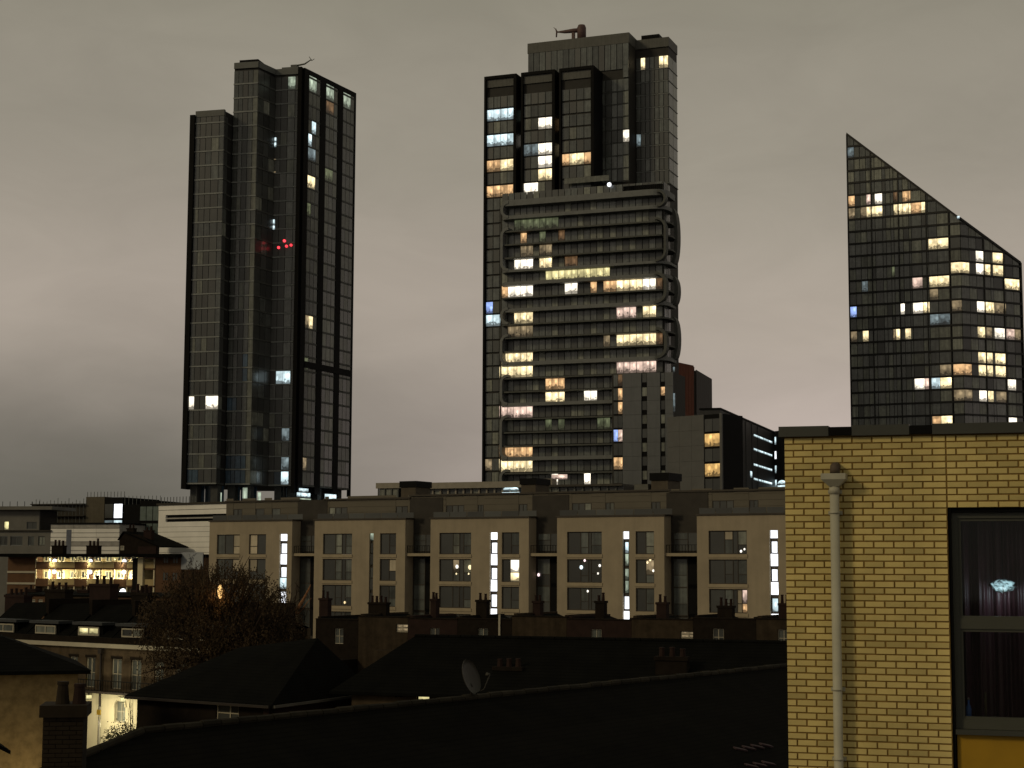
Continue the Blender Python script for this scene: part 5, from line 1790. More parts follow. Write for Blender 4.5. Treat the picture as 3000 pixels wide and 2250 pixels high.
# ================================================================== background on the left
def left_background():
    conc = M('grey_concrete', (0.14, 0.135, 0.12), .85, .2, var=.15, scale=.4)
    drk = M('dark_concrete', (0.040, 0.036, 0.029), .85, .2, var=.2, scale=.4)
    clad = M('white_cladding', (0.70, 0.685, 0.64), .7, .25, var=.10, scale=.3)
    cladb = M('cladding_joint', (0.30, 0.29, 0.27), .8, .2)
    # grey office with roof overhang
    F = fac_px(-80, 334, 148, 331, 1560)
    s1 = F.s(148, 1560)
    z = lambda v, u=60: F.z(u, v)
    T = Thing('office_block', 'grey concrete office with an overhanging flat roof and one lit yellowish window', 'building', F.pt(s1 / 2, -6, 0))
    wn = [(0, 22), (30, 66), (82, 100), (112, 132)]
    ops = [(F.s(a, 1585), F.s(b, 1585), z(1598), z(1571)) for a, b in wn]
    T.wall('wall', F, 0, s1, 0, z(1557), 0, .4, ops, conc)
    for o, lk in zip(ops, ('d', 'd', 'm', 'c')):
        T.window(F, o[0] + .02, o[1] - .02, o[2] + .02, o[3] - .02, -.12, ((1, lk), (1, lk)), STEEL, .12)
    T.box('coping', F, -.3, s1 + .3, z(1557), z(1553), -12, .3, drk)
    D = -3
    s2 = F.s(115, 1520, D)
    up = [(F.s(11, 1540, D), F.s(26, 1540, D), F.z(20, 1553, D), F.z(20, 1527, D)), (F.s(78, 1540, D), F.s(108, 1540, D), F.z(20, 1550, D), F.z(20, 1529, D))]
    T.wall('upper_wall', F, 0, s2, z(1560), F.z(60, 1494, D), D, .4, up, conc)
    T.box('upper_core', F, .1, s2 - .1, z(1560), F.z(60, 1495, D), D - 8, D - .5, drk)
    T.window(F, up[0][0], up[0][1], up[0][2], up[0][3], D - .1, ((1, 'L'),), STEEL, .1)
    T.window(F, up[1][0], up[1][1], up[1][2], up[1][3], D - .1, ((1, 'd'), (1, 'd')), STEEL, .1)
    T.box('roof_slab', F, -.5, F.s(152, 1490, D + 1.5), F.z(60, 1494, D), F.z(60, 1484, D), D - 9, D + 1.5, conc)
    for i in range(9):
        x = s2 * i / 8
        T.bars('roof_rail_post', F, [(x, x + .08, F.z(60, 1484, D), F.z(60, 1484, D) + 1.0, D + .2, D + .28)], BLK)
    T.done()
    # dark unfinished concrete frame with scaffolding
    F = fac_px(95, 352, 360, 345, 1500)
    s1 = F.s(360, 1500)
    z = lambda v, u=240: F.z(u, v)
    T = Thing('concrete_building', 'brown concrete building wrapped in scaffold poles with a bright cool corner window', 'building', F.pt(s1 / 2, -6, 0))
    sa, sb = F.s(252, 1500), F.s(306, 1500)
    T.box('wall', F, 0, sa, 0, z(1478), -14, 0, drk)
    T.box('stair_tower', F, sa, sb, 0, z(1456), -14, .1, M('tan_concrete', (.085, .074, .052), .85, .2, var=.15, streak=.1))
    T.box('glazed_corner', F, sb, s1, 0, z(1458), -14, 0, BLK)
    for r_ in range(4):
        for c_ in range(2):
            a, b = sb + (s1 - sb) * c_ / 2 + .15, sb + (s1 - sb) * (c_ + 1) / 2 - .15
            z1 = z(1476) - r_ * 3.3
            lk = 'C' if (c_ == 1 and r_ in (0, 1)) else ('S' if (c_ == 1 and r_ == 0) else ('C' if (r_ == 1 and c_ == 0) else 'd'))
            T.box('pane', F, a, b, z1 - 2.9, z1 - .1, 0, .1, LOOK('S' if (c_ == 1 and r_ == 0) else lk if not (c_ == 0 and r_ == 1) else 'Cd'))
    for i in range(15):
        x = .3 + (sa - .6) * i / 14
        T.tube('scaffold_pole', [F.pt(x, .5, 0), F.pt(x, .5, z(1478) + .4 + random.uniform(0, 1.0))], [.06, .06], STEEL, sides=5)
    for k in range(5):
        T.box('scaffold_deck', F, 0, sa, z(1478) - k * 2.4, z(1478) - k * 2.4 + .18, .15, .9, drk)
    for i in range(12):
        x = sa + (s1 - sa) * i / 11
        T.box('roof_rail_post', F, x, x + .07, z(1457), z(1457) + 1.1, -.4, -.3, STEEL)
    T.done()
    # white ribbed clad building
    F = fac_px(148.5, 331, 350, 327, 1570)
    s1 = F.s(350, 1570)
    zt = F.z(240, 1536)
    T = Thing('clad_building', 'low white building with horizontal ribbed cladding beside the grey office', 'building', F.pt(s1 / 2, -5, 0))
    T.box('wall', F, 0, s1, 0, zt, -12, -.1, cladb)
    for k in range(13):
        for c_ in range(3):
            a, b = s1 * c_ / 3, s1 * (c_ + 1) / 3
            T.box('cladding_board', F, a + .02, b - .02, zt - (k + 1) * .85 + .12, zt - k * .85, -.1, .06, clad if k % 4 else cladb)
    T.box('coping', F, -.2, s1 + .2, zt, zt + .3, -12, .25, BLK)
    T.box('blue_stripe', F, F.s(195, 1580), F.s(209, 1580), zt - 9, zt - 1, .06, .12, M('stripe_blue', (.11, .12, .15), .7, .3))
    T.done()
    # green glass stair block
    F = fac_px(362, 338, 468, 336, 1530)
    sa, s1 = F.s(409, 1530), F.s(466, 1530)
    zt = F.z(430, 1467)
    T = Thing('glass_block', 'narrow green-glass block with black floor bands between two white clad buildings', 'building', F.pt((sa + s1) / 2, -5, 0))
    T.box('wall', F, 0, sa, 0, F.z(390, 1478), -10, 0, BLK)
    T.box('shaft', F, sa, s1, 0, zt, -10, -.1, BLK)
    gg = M('green_glass', (.12, .15, .135), .2, .45, rnd=.2)
    for k in range(5):
        z1 = F.z(430, 1484) - k * 3.35
        for c_ in range(3):
            a, b = sa + (s1 - sa) * c_ / 3, sa + (s1 - sa) * (c_ + 1) / 3
            T.box('pane', F, a + .08, b - .08, z1 - 2.75, z1, -.1, .05, gg)
    for i in range(10):
        x = s1 * i / 9
        T.box('roof_rail_post', F, x, x + .07, zt - .1 if x > sa else F.z(390, 1478), zt + 1.0, -.3, -.2, STEEL)
    T.done()
    # big white clad building with a black slot
    F = fac_px(463, 312, 668, 300, 1560)
    s1 = F.s(668, 1560)
    zt = F.z(560, 1478)
    zb0, zb1 = F.z(560, 1528), F.z(560, 1507)
    T = Thing('clad_building', 'white plank-clad building with a long black window slot behind the flats', 'building', F.pt(s1 / 2, -5, 0))
    T.box('wall', F, 0, s1, 0, zt - .05, -14, -.4, BLK)
    k = 0
    zz = zt
    hb = .92
    while zz > 2:
        if zz - hb < zb1 and zz > zb0:
            if zz > zb1 + .1:
                T.box('cladding_board', F, .02, s1, zb1, zz - .03, -.4, 0, clad)
            T.box('cladding_board', F, .02, F.s(485, 1520), zb0, zb1, -.4, -.003, clad)
            zz = zb0
            T.box('slot_rail', F, F.s(485, 1520) + .1, s1, (zb0 + zb1) / 2 - .12, (zb0 + zb1) / 2 + .12, -.3, -.05, cladb)
            k += 1
            continue
        T.box('cladding_board', F, .02, s1, zz - hb + .05, zz, -.4, 0 if k % 3 else .04, clad)
        zz -= hb
        k += 1
    T.box('coping', F, -.3, s1 + .3, zt, zt + .35, -14, .3, drk)
    for i in range(12):
        T.box('roof_rail_post', F, s1 * i / 11 * .5, s1 * i / 11 * .5 + .08, zt + .35, zt + 1.5, -.6, -.5, STEEL)
    T.done()
    # dark gabled brick house
    F = fac_px(350, 300, 462, 297, 1600)
    s1 = F.s(462, 1600)
    T = Thing('gabled_house', 'small dark gabled brick house wedged before the green-glass block', 'house', F.pt(s1 / 2, -4, 0))
    ze, zr = F.z(400, 1600), F.z(400, 1556)
    T.plate('wall', F, [(0, 0), (s1, 0), (s1, ze), (s1 * .95, ze), (s1 * .5, zr - .6), (s1 * .12, zr - .4), (0, zr - 1.4)], -.5, 0, SOOT_SHADE)
    roof_thick(T, 'roof', [F.pt(s1 * .1, .2, zr), F.pt(s1 + .4, .2, ze), F.pt(s1 + .4, -9, ze), F.pt(s1 * .1, -9, zr)], .2, SLATE)
    roof_thick(T, 'roof', [F.pt(-.3, .2, zr - 1.4), F.pt(s1 * .1, .2, zr), F.pt(s1 * .1, -9, zr), F.pt(-.3, -9, zr - 1.4)], .2, SLATE)
    T.box('brick_panel', F, s1 * .5, s1 * .97, 0, F.z(440, 1601), 0, .12, REDB)
    T.window(F, F.s(354, 1606), F.s(364, 1606), F.z(360, 1612), F.z(360, 1599), .1, ((1, 'c', .5),), WPNT, .1)
    chimney(T, F, s1 * .0, s1 * .18, zr - 2, zr + .6, -3, -2, SOOT_SHADE, 2, .7, .18)
    chimney(T, F, s1 * .45, s1 * .65, zr - 4, zr + .2, -3, -2, REDB, 2, .7, .18)
    T.done()
    # hoarding with scrawl
    F = fac_px(531, 262, 594, 258, 1640)
    s1 = F.s(594, 1640)
    T = Thing('hoarding', 'bluish white hoarding sheet with faint grey scrawl beside the brick gallery flats', 'hoarding', F.pt(s1 / 2, -.5, 0))
    zt, zb = F.z(560, 1618), F.z(560, 1668)
    T.box('sheet', F, 0, s1, zb, zt, -.1, 0, M('sheet_white', (.23, .245, .27), .7, .2, var=.12, scale=.8))
    for x in (.2, s1 / 2, s1 - .4):
        T.box('post', F, x, x + .2, 0, zt - .2, -.3, -.1, SOOT_SHADE)
    sc = M('scrawl_grey', (.11, .12, .14), .8, .2)
    rs = random.Random(3)
    for k in range(6):
        pts = []
        x, zz = s1 * rs.uniform(.15, .4), zb + (zt - zb) * rs.uniform(.35, .75)
        for j in range(9):
            x += rs.uniform(-.1, .35)
            zz += rs.uniform(-.4, .4)
            pts.append(F.pt(min(max(x, .2), s1 - .2), .012, min(max(zz, zb + .2), zt - .2)))
        T.tube('scrawl', pts, [.04] * 9, sc, sides=4)
    T.done()


left_background()


def gallery_block():
    F = fac_px(18, 274, 534, 262, 1690)
    z = lambda v, u=280: F.z(u, v)
    amber = M('amber_brick', (0.36, 0.28, 0.14), .9, .15, var=.2, scale=.8)
    brown = M('brown_brick', (0.10, 0.055, 0.03), .9, .15, var=.2, scale=.8)
    cream = M('cream_paint', (.62, .55, .36), .6, .3, var=.1)
    s0, s1 = F.s(22, 1690), F.s(530, 1690)
    sg0, sg1 = F.s(106, 1690), F.s(452, 1690)
    T = Thing('gallery_flats', 'old brick gallery flats, two open decks brightly lit by globe lamps', 'building', F.pt((sg0 + sg1) / 2, -4, 0))
    zt = z(1632)
    lv = [z(1664), z(1714), z(1714) - (z(1664) - z(1714)) * 1.0]
    hh = lv[0] - lv[1]
    T.box('roof', F, s0 - .2, s1 + .2, zt, zt + .5, -10, 2.0, SLATE)
    T.box('end_wall', F, s0, sg0, 0, zt, -10, 0, brown)
    for v0 in (1677, 1711):
        T.box('string_course', F, s0, sg0 - .05, z(v0 + 3), z(v0 - 3), 0, .15, WPNT)
    T.box('end_wall', F, sg1, s1, 0, zt, -10, 0, brown)
    doors = [(120, 'w'), (140, 'd'), (160, 'w'), (197, 'w'), (210, 'd'), (230, 'w'), (248, 'd'), (268, 'w'), (300, 'w'), (315, 'd'), (335, 'w'), (352, 'd'), (374, 'w'), (392, 'd')]
    for li, zl in enumerate(lv):
        hi = (zt if li == 0 else lv[li - 1]) - .25
        ops = []
        for u, k in doors:
            x = F.s(u, 1690)
            if k == 'w':
                ops.append((x - .7, x + .7, zl + .95, zl + 2.2))
            else:
                ops.append((x - .45, x + .45, zl, zl + 2.15))
        T.wall('deck_wall', F, sg0, sg1, zl - .25, hi, -1.6, .3, ops, amber)
        for o, (u, k) in zip(ops, doors):
            if k == 'w':
                T.window(F, o[0], o[1], o[2], o[3], -1.62, ((1, 'd'), (1, random.choice('dmc'))), cream, .2)
            else:
                T.box('door', F, o[0] + .02, o[1] - .02, o[2], o[3], -1.9, -1.75, cream if u % 4 else brown)
        T.box('deck_slab', F, sg0, sg1, zl - .25, zl, -1.6, .2, brown)
        # parapet panels of brick and railings
        n = 9
        for i in range(n):
            a, b = sg0 + (sg1 - sg0) * i / n, sg0 + (sg1 - sg0) * (i + 1) / n
            T.box('deck_parapet', F, a + .03, b - .03, zl, zl + .95, .02, .18, brown if i % 3 == 0 else amber)
        for i in range(n + 1):
            x = sg0 + (sg1 - sg0) * i / n
            T.box('post', F, x - .1, x + .1, zl, hi, -.02, .16, cream)
        if li < 2:
            for u in (158, 263, 362):
                x = F.s(u, 1690, -.4)
                c = F.pt(x, -.45, hi - .38)
                v, f = tube_geo([c + Vector((0, 0, q)) for q in (-.34, -.2, 0, .2, .34)], [.1, .3, .36, .3, .1], 10)
                lm = T.mesh('globe_lamp', v, f, LIT['S'], smooth=True)
                ld = bpy.data.lights.new('globe_light', 'POINT')
                ld.energy, ld.color, ld.shadow_soft_size = 1150, (1.0, .92, .60), .3
                o = bpy.data.objects.new('globe_light', ld)
                o.location = c + F.n * .5 - Vector((0, 0, .4))
                COL.objects.link(o)
                o.parent = T.root
                o.matrix_parent_inverse = Matrix.Translation(T.loc).inverted()
    # stair tower
    sx, sy = F.s(390, 1690), F.s(408, 1690)
    T.box('stair_void', F, sx, sy, lv[2], zt - .1, -1.3, .25, BLK)
    T.box('stair_pier', F, sy, sy + .9, 0, zt - .1, .0, .5, cream)
    for a, b in ((476, 494), (504, 522)):
        for zl in lv[:2]:
            T.window(F, F.s(a, 1690), F.s(b, 1690), zl + .7, zl + 2.1, .05, ((1, 'd'), (1, 'd')), brown, .12)
    for u in (168, 270):
        x = F.s(u, 1600, -5)
        chimney(T, F, x - 1.1, x + 1.1, zt, F.z(u, 1598, -5), -6, -5, SOOT_SHADE, 3, 1.0, .2)
    T.done()
    # two street globe lamps in front
    for k, (u, v, Y) in enumerate(((360, 1733, 200), (363, 1766, 185))):
        c = P(u, v, Y)
        G = Thing('street_lamp', ['white globe street lamp, the upper of two below the gallery decks',
                                  'white globe street lamp, the lower of two just above the slate roofs'][k], 'street lamp', (c.x, c.y, 0), 'globe lamps below the gallery flats')
        v_, f_ = tube_geo([c + Vector((0, 0, q)) for q in (-.36, -.22, 0, .22, .36)], [.1, .3, .37, .3, .1], 10)
        G.mesh('globe', v_, f_, LIT['S'], smooth=True)
        G.tube('post', [Vector((c.x, c.y, 0)), c - Vector((0, 0, .34))], [.08, .05], PIPE_D, sides=8)
        G.done()
    # a brown brick house row glimpsed between the gallery flats and the slate roofs
    F2 = fac_px(55, 175, 480, 165, 1750)
    for i, (a, b, lb) in enumerate(((20, 170, 'low brown brick house with a pale lintel, behind the slate roofs below the deck lamps'),
                                    (172, 330, 'low brown brick house with two small pale windows behind the slate roofs'),
                                    (332, 500, 'low brown brick house beside the two globe street lamps'))):
        x0, x1 = F2.s(a, 1750), F2.s(b, 1750)
        H = Thing('brick_house', lb, 'house', F2.pt((x0 + x1) / 2, -3, 0), 'low houses behind the dormered terrace')
        zt2 = F2.z(280, 1744)
        wa = (85, 214, 345)[i]
        op = [(F2.s(wa, 1760), F2.s(wa + 18, 1760), F2.z(wa, 1768), F2.z(wa, 1755)), (F2.s(wa + 26, 1760), F2.s(wa + 40, 1760), F2.z(wa, 1768), F2.z(wa, 1755))]
        H.wall('wall', F2, x0, x1 - .02, 0, zt2, 0, .3, op, (brown, STOCK, brown)[i])
        roof_thick(H, 'roof', [F2.pt(x0, .2, zt2), F2.pt(x1 - .02, .2, zt2), F2.pt(x1 - .02, -4, zt2 + .3), F2.pt(x0, -4, zt2 + .3)], .12, SLATE)
        for o_ in op:
            H.window(F2, o_[0], o_[1], o_[2], o_[3], -.08, ((1, 'c', .5),), WPNT, .1)
        chimney(H, F2, x0 + .3, x0 + 1.8, zt2 - .5, zt2 + .5, -3, -2.2, REDB, 2, .4, .13)
        H.done()


gallery_block()


# ================================================================== trees
def leaf_mesh(clumps, n, size, seed, droop=.4, strand=1):
    """leaves spread through clumps; strand > 1 hangs them in short drooping rows"""
    rs = random.Random(seed)
    v, f = [], []
    tot = sum(c[4] for c in clumps)
    for (c, rx, ry, rz, wt) in clumps:
        for _ in range(int(n * wt / tot / strand)):
            while True:
                a, b, g = rs.uniform(-1, 1), rs.uniform(-1, 1), rs.uniform(-1, 1)
                q = a * a + b * b + g * g
                if q <= 1 and rs.random() < .35 + .65 * q:
                    break
            p = c + Vector((a * rx, b * ry, g * rz)) + Vector((rs.gauss(0, .15), rs.gauss(0, .15), rs.gauss(0, .15)))
            sway = Vector((rs.gauss(0, .25), rs.gauss(0, .25), -1)).normalized()
            for j in range(rs.randint(max(1, strand - 3), strand + 3) if strand > 1 else 1):
                t = Vector((rs.gauss(0, 1), rs.gauss(0, 1), rs.gauss(0, 1) - droop * 2)).normalized()
                x = t.cross(Vector((rs.gauss(0, 1), rs.gauss(0, 1), rs.gauss(0, .5)))).normalized()
                s = size * rs.uniform(.6, 1.5)
                k = len(v)
                v += [p, p + t * s * .5 + x * s * .25, p + t * s, p + t * s * .5 - x * s * .25]
                f.append((k, k + 1, k + 2, k + 3))
                p = p + sway * size * 1.05 + Vector((rs.gauss(0, .025), rs.gauss(0, .025), 0))
    return v, f


def limb(T, name, pts, radii, mat, par=None, sides=7):
    return T.tube(name, pts, radii, mat, par, sides)


def trees():
    bark = M('bark', (.030, .020, .013), .9, .15, var=.3, scale=4)
    leafm = M('autumn_leaf', (.044, .028, .0125), .8, .2, var=.6, scale=1.1)
    b = P(640, 2100, 100)
    b.z = 0
    T = Thing('autumn_tree', 'broad drooping tree with dull brown autumn leaves in front of the flats', 'tree', b)
    rs = random.Random(5)
    trunk = [b, b + Vector((.15, .1, 2.2)), b + Vector((-.1, .2, 4.5)), b + Vector((.2, .1, 7))]
    T.tube('trunk', trunk, [.45, .36, .3, .2], bark, sides=10)
    cl = []
    for u, v, r, rz, wt in ((655, 1700, 1.6, 1.2, 1.0), (560, 1745, 1.7, 1.3, 1.0), (750, 1750, 1.7, 1.4, 1.0), (480, 1800, 1.3, 1.3, .8),
                            (640, 1800, 2.2, 1.6, 1.6), (800, 1810, 1.5, 1.5, .9), (560, 1850, 1.9, 1.5, 1.1), (720, 1860, 2.0, 1.5, 1.2),
                            (850, 1860, 1.0, 1.2, .5), (640, 1920, 2.3, 1.5, 1.0), (490, 1900, 1.3, 1.5, .45), (540, 1965, 1.4, 1.2, .3), (470, 1850, 1.0, 1.4, .4),
                            (610, 1680, .9, .6, .35), (700, 1678, .8, .55, .3), (520, 1705, .8, .7, .3), (800, 1735, .8, .7, .3), (440, 1770, .7, .7, .2),
                            (450, 1960, .9, 1.2, .12), (500, 2000, 1.0, .9, .12), (590, 1990, 1.2, .8, .15), (425, 1820, .5, .8, .12), (570, 1668, .5, .4, .12), (760, 1690, .6, .5, .15), (860, 1795, .6, .8, .2)):
        c = P(u, v, 100 + rs.uniform(-1.5, 1.5))
        cl.append((c, r, r * 1.1, rz, wt))
    for i, (c, r, ry, rz, wt) in enumerate(cl):
        st = trunk[2] + (trunk[3] - trunk[2]) * rs.random()
        mid = (st + c) / 2 + Vector((rs.uniform(-.4, .4), rs.uniform(-.4, .4), .5))
        T.tube('limb', [st, mid, c], [.14, .09, .03], bark, sides=6)
        for _ in range(7):
            q = c + Vector((rs.uniform(-r, r), rs.uniform(-r, r), rs.uniform(-.3, rz * 1.25)))
            T.tube('twig', [mid, (mid + q) / 2 + Vector((0, 0, .2)), q], [.05, .035, .012], bark, sides=4)
    v, f = leaf_mesh(cl, 34000, .12, 11, .9, 8)
    T.mesh('crown', v, f, leafm, kind='stuff')
    T.done()
    # an orange lantern among its branches
    c = P(645, 1732, 100.0)
    S = Thing('street_lamp', 'amber street lantern glowing among the branches of the brown tree', 'street lamp', (c.x, c.y, 0))
    v, f = tube_geo([c + Vector((0, 0, q)) for q in (-.42, -.3, 0, .25, .36)], [.05, .10, .16, .12, .05], 8)
    S.mesh('lantern', v, f, LITM('lantern_amber', (1.0, .58, .20), 1.2, .2, 1.3, 5.0, plain=True), smooth=True)
    S.tube('post', [Vector((c.x, c.y, 0)), c - Vector((0, 0, .4))], [.07, .05], bark, sides=8)
    ld = bpy.data.lights.new('lantern_light', 'POINT')
    ld.energy, ld.color, ld.shadow_soft_size = 22, (1.0, .55, .2), .2
    o = bpy.data.objects.new('lantern_light', ld)
    o.location = c - Vector((0, .9, .3))
    COL.objects.link(o)
    o.parent = S.root
    o.matrix_parent_inverse = Matrix.Translation(S.loc).inverted()
    S.done()
    # bare tree; orange street light is painted into the limb colour
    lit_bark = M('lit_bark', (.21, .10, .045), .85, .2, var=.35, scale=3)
    b = P(858, 1900, 108)
    b.z = 0
    T = Thing('bare_tree', 'leafless tree with bent tawny limbs leaning towards the flats', 'tree', b)
    pp = lambda u, v, Y=108: P(u, v, Y)
    T.tube('trunk', [b, pp(853, 1900), pp(850, 1850), pp(851, 1830)], [.26, .2, .16, .14], bark, sides=8)
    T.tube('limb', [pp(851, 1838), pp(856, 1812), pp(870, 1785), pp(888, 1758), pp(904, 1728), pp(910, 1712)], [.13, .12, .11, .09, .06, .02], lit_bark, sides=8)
    T.tube('limb', [pp(851, 1840), pp(849, 1815), pp(853, 1790), pp(850, 1765), pp(856, 1735)], [.09, .07, .05, .035, .012], bark, sides=6)
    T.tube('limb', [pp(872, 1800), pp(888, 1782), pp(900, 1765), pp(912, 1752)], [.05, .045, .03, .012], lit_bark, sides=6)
    T.tube('limb', [pp(862, 1798), pp(862, 1770), pp(870, 1735), pp(868, 1705)], [.05, .04, .025, .01], bark, sides=6)
    for _ in range(26):
        u, v = rs.uniform(845, 912), rs.uniform(1690, 1800)
        s = pp(u + rs.uniform(-5, 5), v + 28, 108)
        T.tube('twig', [s, pp(u + rs.uniform(-8, 8), v + 12, 108 + rs.uniform(-.8, .8)), pp(u + rs.uniform(-14, 16), v, 108 + rs.uniform(-1, 1))],
               [.022, .015, .006], bark, sides=4)
    T.done()
    # hedge and bare shrub in front of the cream ground floor
    hm = M('hedge_leaf', (.05, .052, .022), .8, .25, var=.5, scale=4)
    F = FT
    c0 = F.pt(F.s(355, 2140, 3.0), 3.0, 0)
    H = Thing('hedge_bush', 'small pale-lit leafy bush at the foot of the cream ground floor', 'bush', c0)
    cl = []
    for u, v, r in ((330, 2150, .45), (360, 2135, .5), (385, 2145, .45), (345, 2168, .5), (375, 2165, .5), (318, 2172, .35)):
        s_, z_ = F.hit(u, v, 3.0)
        cl.append((F.pt(s_, 3.0, z_), r, r, r * .9, 1))
    v, f = leaf_mesh(cl, 1500, .11, 4, .1)
    H.mesh('crown', v, f, hm, kind='stuff')
    for k in range(5):
        H.tube('stem', [c0 + Vector((rs.uniform(-.15, .15), 0, 0)), c0 + Vector((rs.uniform(-.3, .3), rs.uniform(-.2, .2), .4)), cl[k][0]], [.04, .03, .015], bark, sides=5)
    H.done()
    c1 = F.pt(F.s(396, 2140, 3.2), 3.2, 0)
    B = Thing('bare_shrub', 'thin leafless shrub against the cream ground floor beside the hipped house', 'bush', c1)
    for k in range(11):
        u, v = rs.uniform(365, 412), rs.uniform(2040, 2090)
        s_, z_ = F.hit(u, v, 3.2)
        q = F.pt(s_, 3.2, z_)
        B.tube('stem', [c1, (c1 + q) / 2 + Vector((rs.uniform(-.2, .2), 0, .15)), q], [.03, .018, .006], bark, sides=5)
    B.done()


trees()


# ================================================================== the yellow brick building beside us
def brick_building():
    F = fac_px(2303, 19.2, 3000, 18.45, 1660)
    s_left = 0.0
    sj = F.s(2772, 1400)
    s_end = F.s(3000, 1660) + 2.6
    z1 = F.z(2310, 1285)
    zsill, zwin = F.z(2790, 2142), F.z(2780, 1491)
    T = Thing('brick_building', 'yellow stock brick building with recessed brown joints, grey coping and a dark window', 'building', F.pt(2.4, -4, 0))
    mortar = M('brown_mortar', (.20, .125, .036), .95, .1, var=.25, scale=8)
    brick = M('yellow_brick', (.53, .425, .165), .85, .25, var=.13, scale=2.2, rnd=.17, bump=.3, bscale=70, streak=.10)
    grey = M('coping_grey', (.040, .042, .034), .5, .4, var=.15)
    frm = M('window_aluminium', (.050, .052, .038), .5, .4, var=.1)
    x0 = sj + .004
    L_, H_, CO, PX = .1985, .0570, .0726, .2170
    kz = round((z1 - H_ - zwin) / CO)
    zwin = z1 - H_ - kz * CO - .002
    # backing wall with the window and panel bay cut out
    T.wall('wall', F, s_left, s_end, 0, z1 + .02, -.009, .335, [(x0, s_end - .9, .4, zwin)], mortar)
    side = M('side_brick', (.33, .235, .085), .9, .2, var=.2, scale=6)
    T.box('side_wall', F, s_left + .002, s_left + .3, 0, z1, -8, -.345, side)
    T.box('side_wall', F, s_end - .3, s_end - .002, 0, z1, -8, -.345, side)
    T.box('rear_wall', F, s_left + .3, s_end - .3, 0, z1, -8, -7.7, side)
    T.box('roof_deck', F, s_left + .3, s_end - .3, z1 - .6, z1 - .4, -7.7, -.345, grey)
    # bricks, each one its own piece
    rs = random.Random(9)
    zb = F.z(2303, 2290)
    r = 0
    z = z1 - H_
    while z > .2:
        lo = z < zb
        for (a, b) in ((s_left, sj - .006), (sj + .012, s_end)):
            if a > sj and z < zwin - .001:
                continue
            x = a - (.5 * PX if r % 2 == 0 else 0)
            while x < b - .01:
                p, q = max(x, a), min(x + L_, b)
                if b - q < .07:
                    q = b
                if q - p > .03:
                    dd = rs.uniform(-.0025, .0025)
                    it = T.box('brick', F, p, q, z, z + H_, -.06, dd, brick, bev=.003)
                    if it:
                        u = proj(F.pt((p + q) / 2, 0, z))[0]
                        it['prio'] = (0 if lo or u > 3010 else 1)
                if q >= b:
                    break
                x += PX
        z -= CO
        r += 1
    # thin course under the coping
    T.box('top_course', F, s_left + .4, s_end, z1 + .021, z1 + .045, -.06, -.002, brick)
    # coping in lengths, two of them black to paint in shadow
    zc = F.z(2310, 1287) + .055
    cuts = [s_left - .06, F.s(2429, 1275), F.s(2496, 1272), F.s(2665, 1262), F.s(2731, 1260), s_end + .05]
    for i in range(5):
        shadowed = i in (1, 3)
        T.box('coping_strap' if shadowed else 'coping', F, cuts[i] + .002, cuts[i + 1] - .002, zc - (.022 if shadowed else .03) + .0, zc + (.07 if shadowed else .085), -.42, .055 if not shadowed else .06,
              BLK if shadowed else grey)
    # window
    D = -.11
    sr = s_end - .92
    fw = .065
    wz0 = zsill + .02
    zr0, zr1 = F.z(2800, 1842, D), F.z(2800, 1812, D)
    W = T.bars('window', F, [(x0 + .035, x0 + .035 + fw, wz0, zwin - .05, D - .1, D), (sr - fw, sr, wz0, zwin - .05, D - .1, D),
                             (x0 + .035 + fw, sr - fw, zwin - .05 - fw, zwin - .05, D - .1, D - .003), (x0 + .035 + fw, sr - fw, wz0, wz0 + .10, D - .1, D - .003),
                             (x0 + .035 + fw, sr - fw, zr0, zr1, D - .1, D - .004)], frm, label='grey framed window with one cross rail')
    a, b = x0 + .035 + fw, sr - fw
    inner = .03
    for lo, hi in ((wz0 + .10, zr0), (zr1, zwin - .05 - fw)):
        T.bars('sash', F, [(a, a + inner, lo, hi, D - .09, D - .02), (b - inner, b, lo, hi, D - .09, D - .02),
                           (a + inner, b - inner, lo, lo + inner, D - .09, D - .023), (a + inner, b - inner, hi - inner, hi, D - .09, D - .023)], frm, W)
        T.box('pane', F, a + inner - .005, b - inner + .005, lo + inner - .005, hi - inner + .005, D - .062, D - .054, CLEAR, W)
    T.box('window_trim', F, x0 + .001, x0 + .033, .4, zwin - .002, -.3, -.03, BLK, label='black shadow gap at the brick edge')
    T.box('window_trim', F, x0 + .034, sr, zwin - .047, zwin - .002, -.3, -.05, BLK)
    T.box('sill', F, x0 + .035, sr + .01, zsill - .035, zsill + .018, D - .1, -.005, grey)
    yel = M('ochre_panel', (.34, .195, .008), .55, .3, var=.12, scale=3)
    T.box('spandrel_panel', F, x0 + .045, sr, .4, zsill - .037, D - .1, D + .03, yel, label='deep yellow panel under the window')
    # downpipe with hopper
    m = M('pipe_grey', (.36, .345, .265), .55, .35, var=.12, scale=4, streak=.1)
    px = F.s(2447, 1600, .11)
    c = lambda zz, d=.11: F.pt(px, d, zz)
    zh0, zh1 = F.z(2447, 1425, .11), F.z(2447, 1388, .11)
    pipe = T.tube('downpipe', [c(0), c(zh0 + .02)], [.052, .052], m, sides=18)
    w0, w1 = .055, .135
    v = [F.pt(px - w0, .05, zh0), F.pt(px + w0, .05, zh0), F.pt(px + w0, .165, zh0), F.pt(px - w0, .165, zh0),
         F.pt(px - w1, .01, zh1), F.pt(px + w1, .01, zh1), F.pt(px + w1, .22, zh1), F.pt(px - w1, .22, zh1),
         F.pt(px - w1, .01, zh0 + .075), F.pt(px + w1, .01, zh0 + .075), F.pt(px + w1, .22, zh0 + .075), F.pt(px - w1, .22, zh0 + .075)]
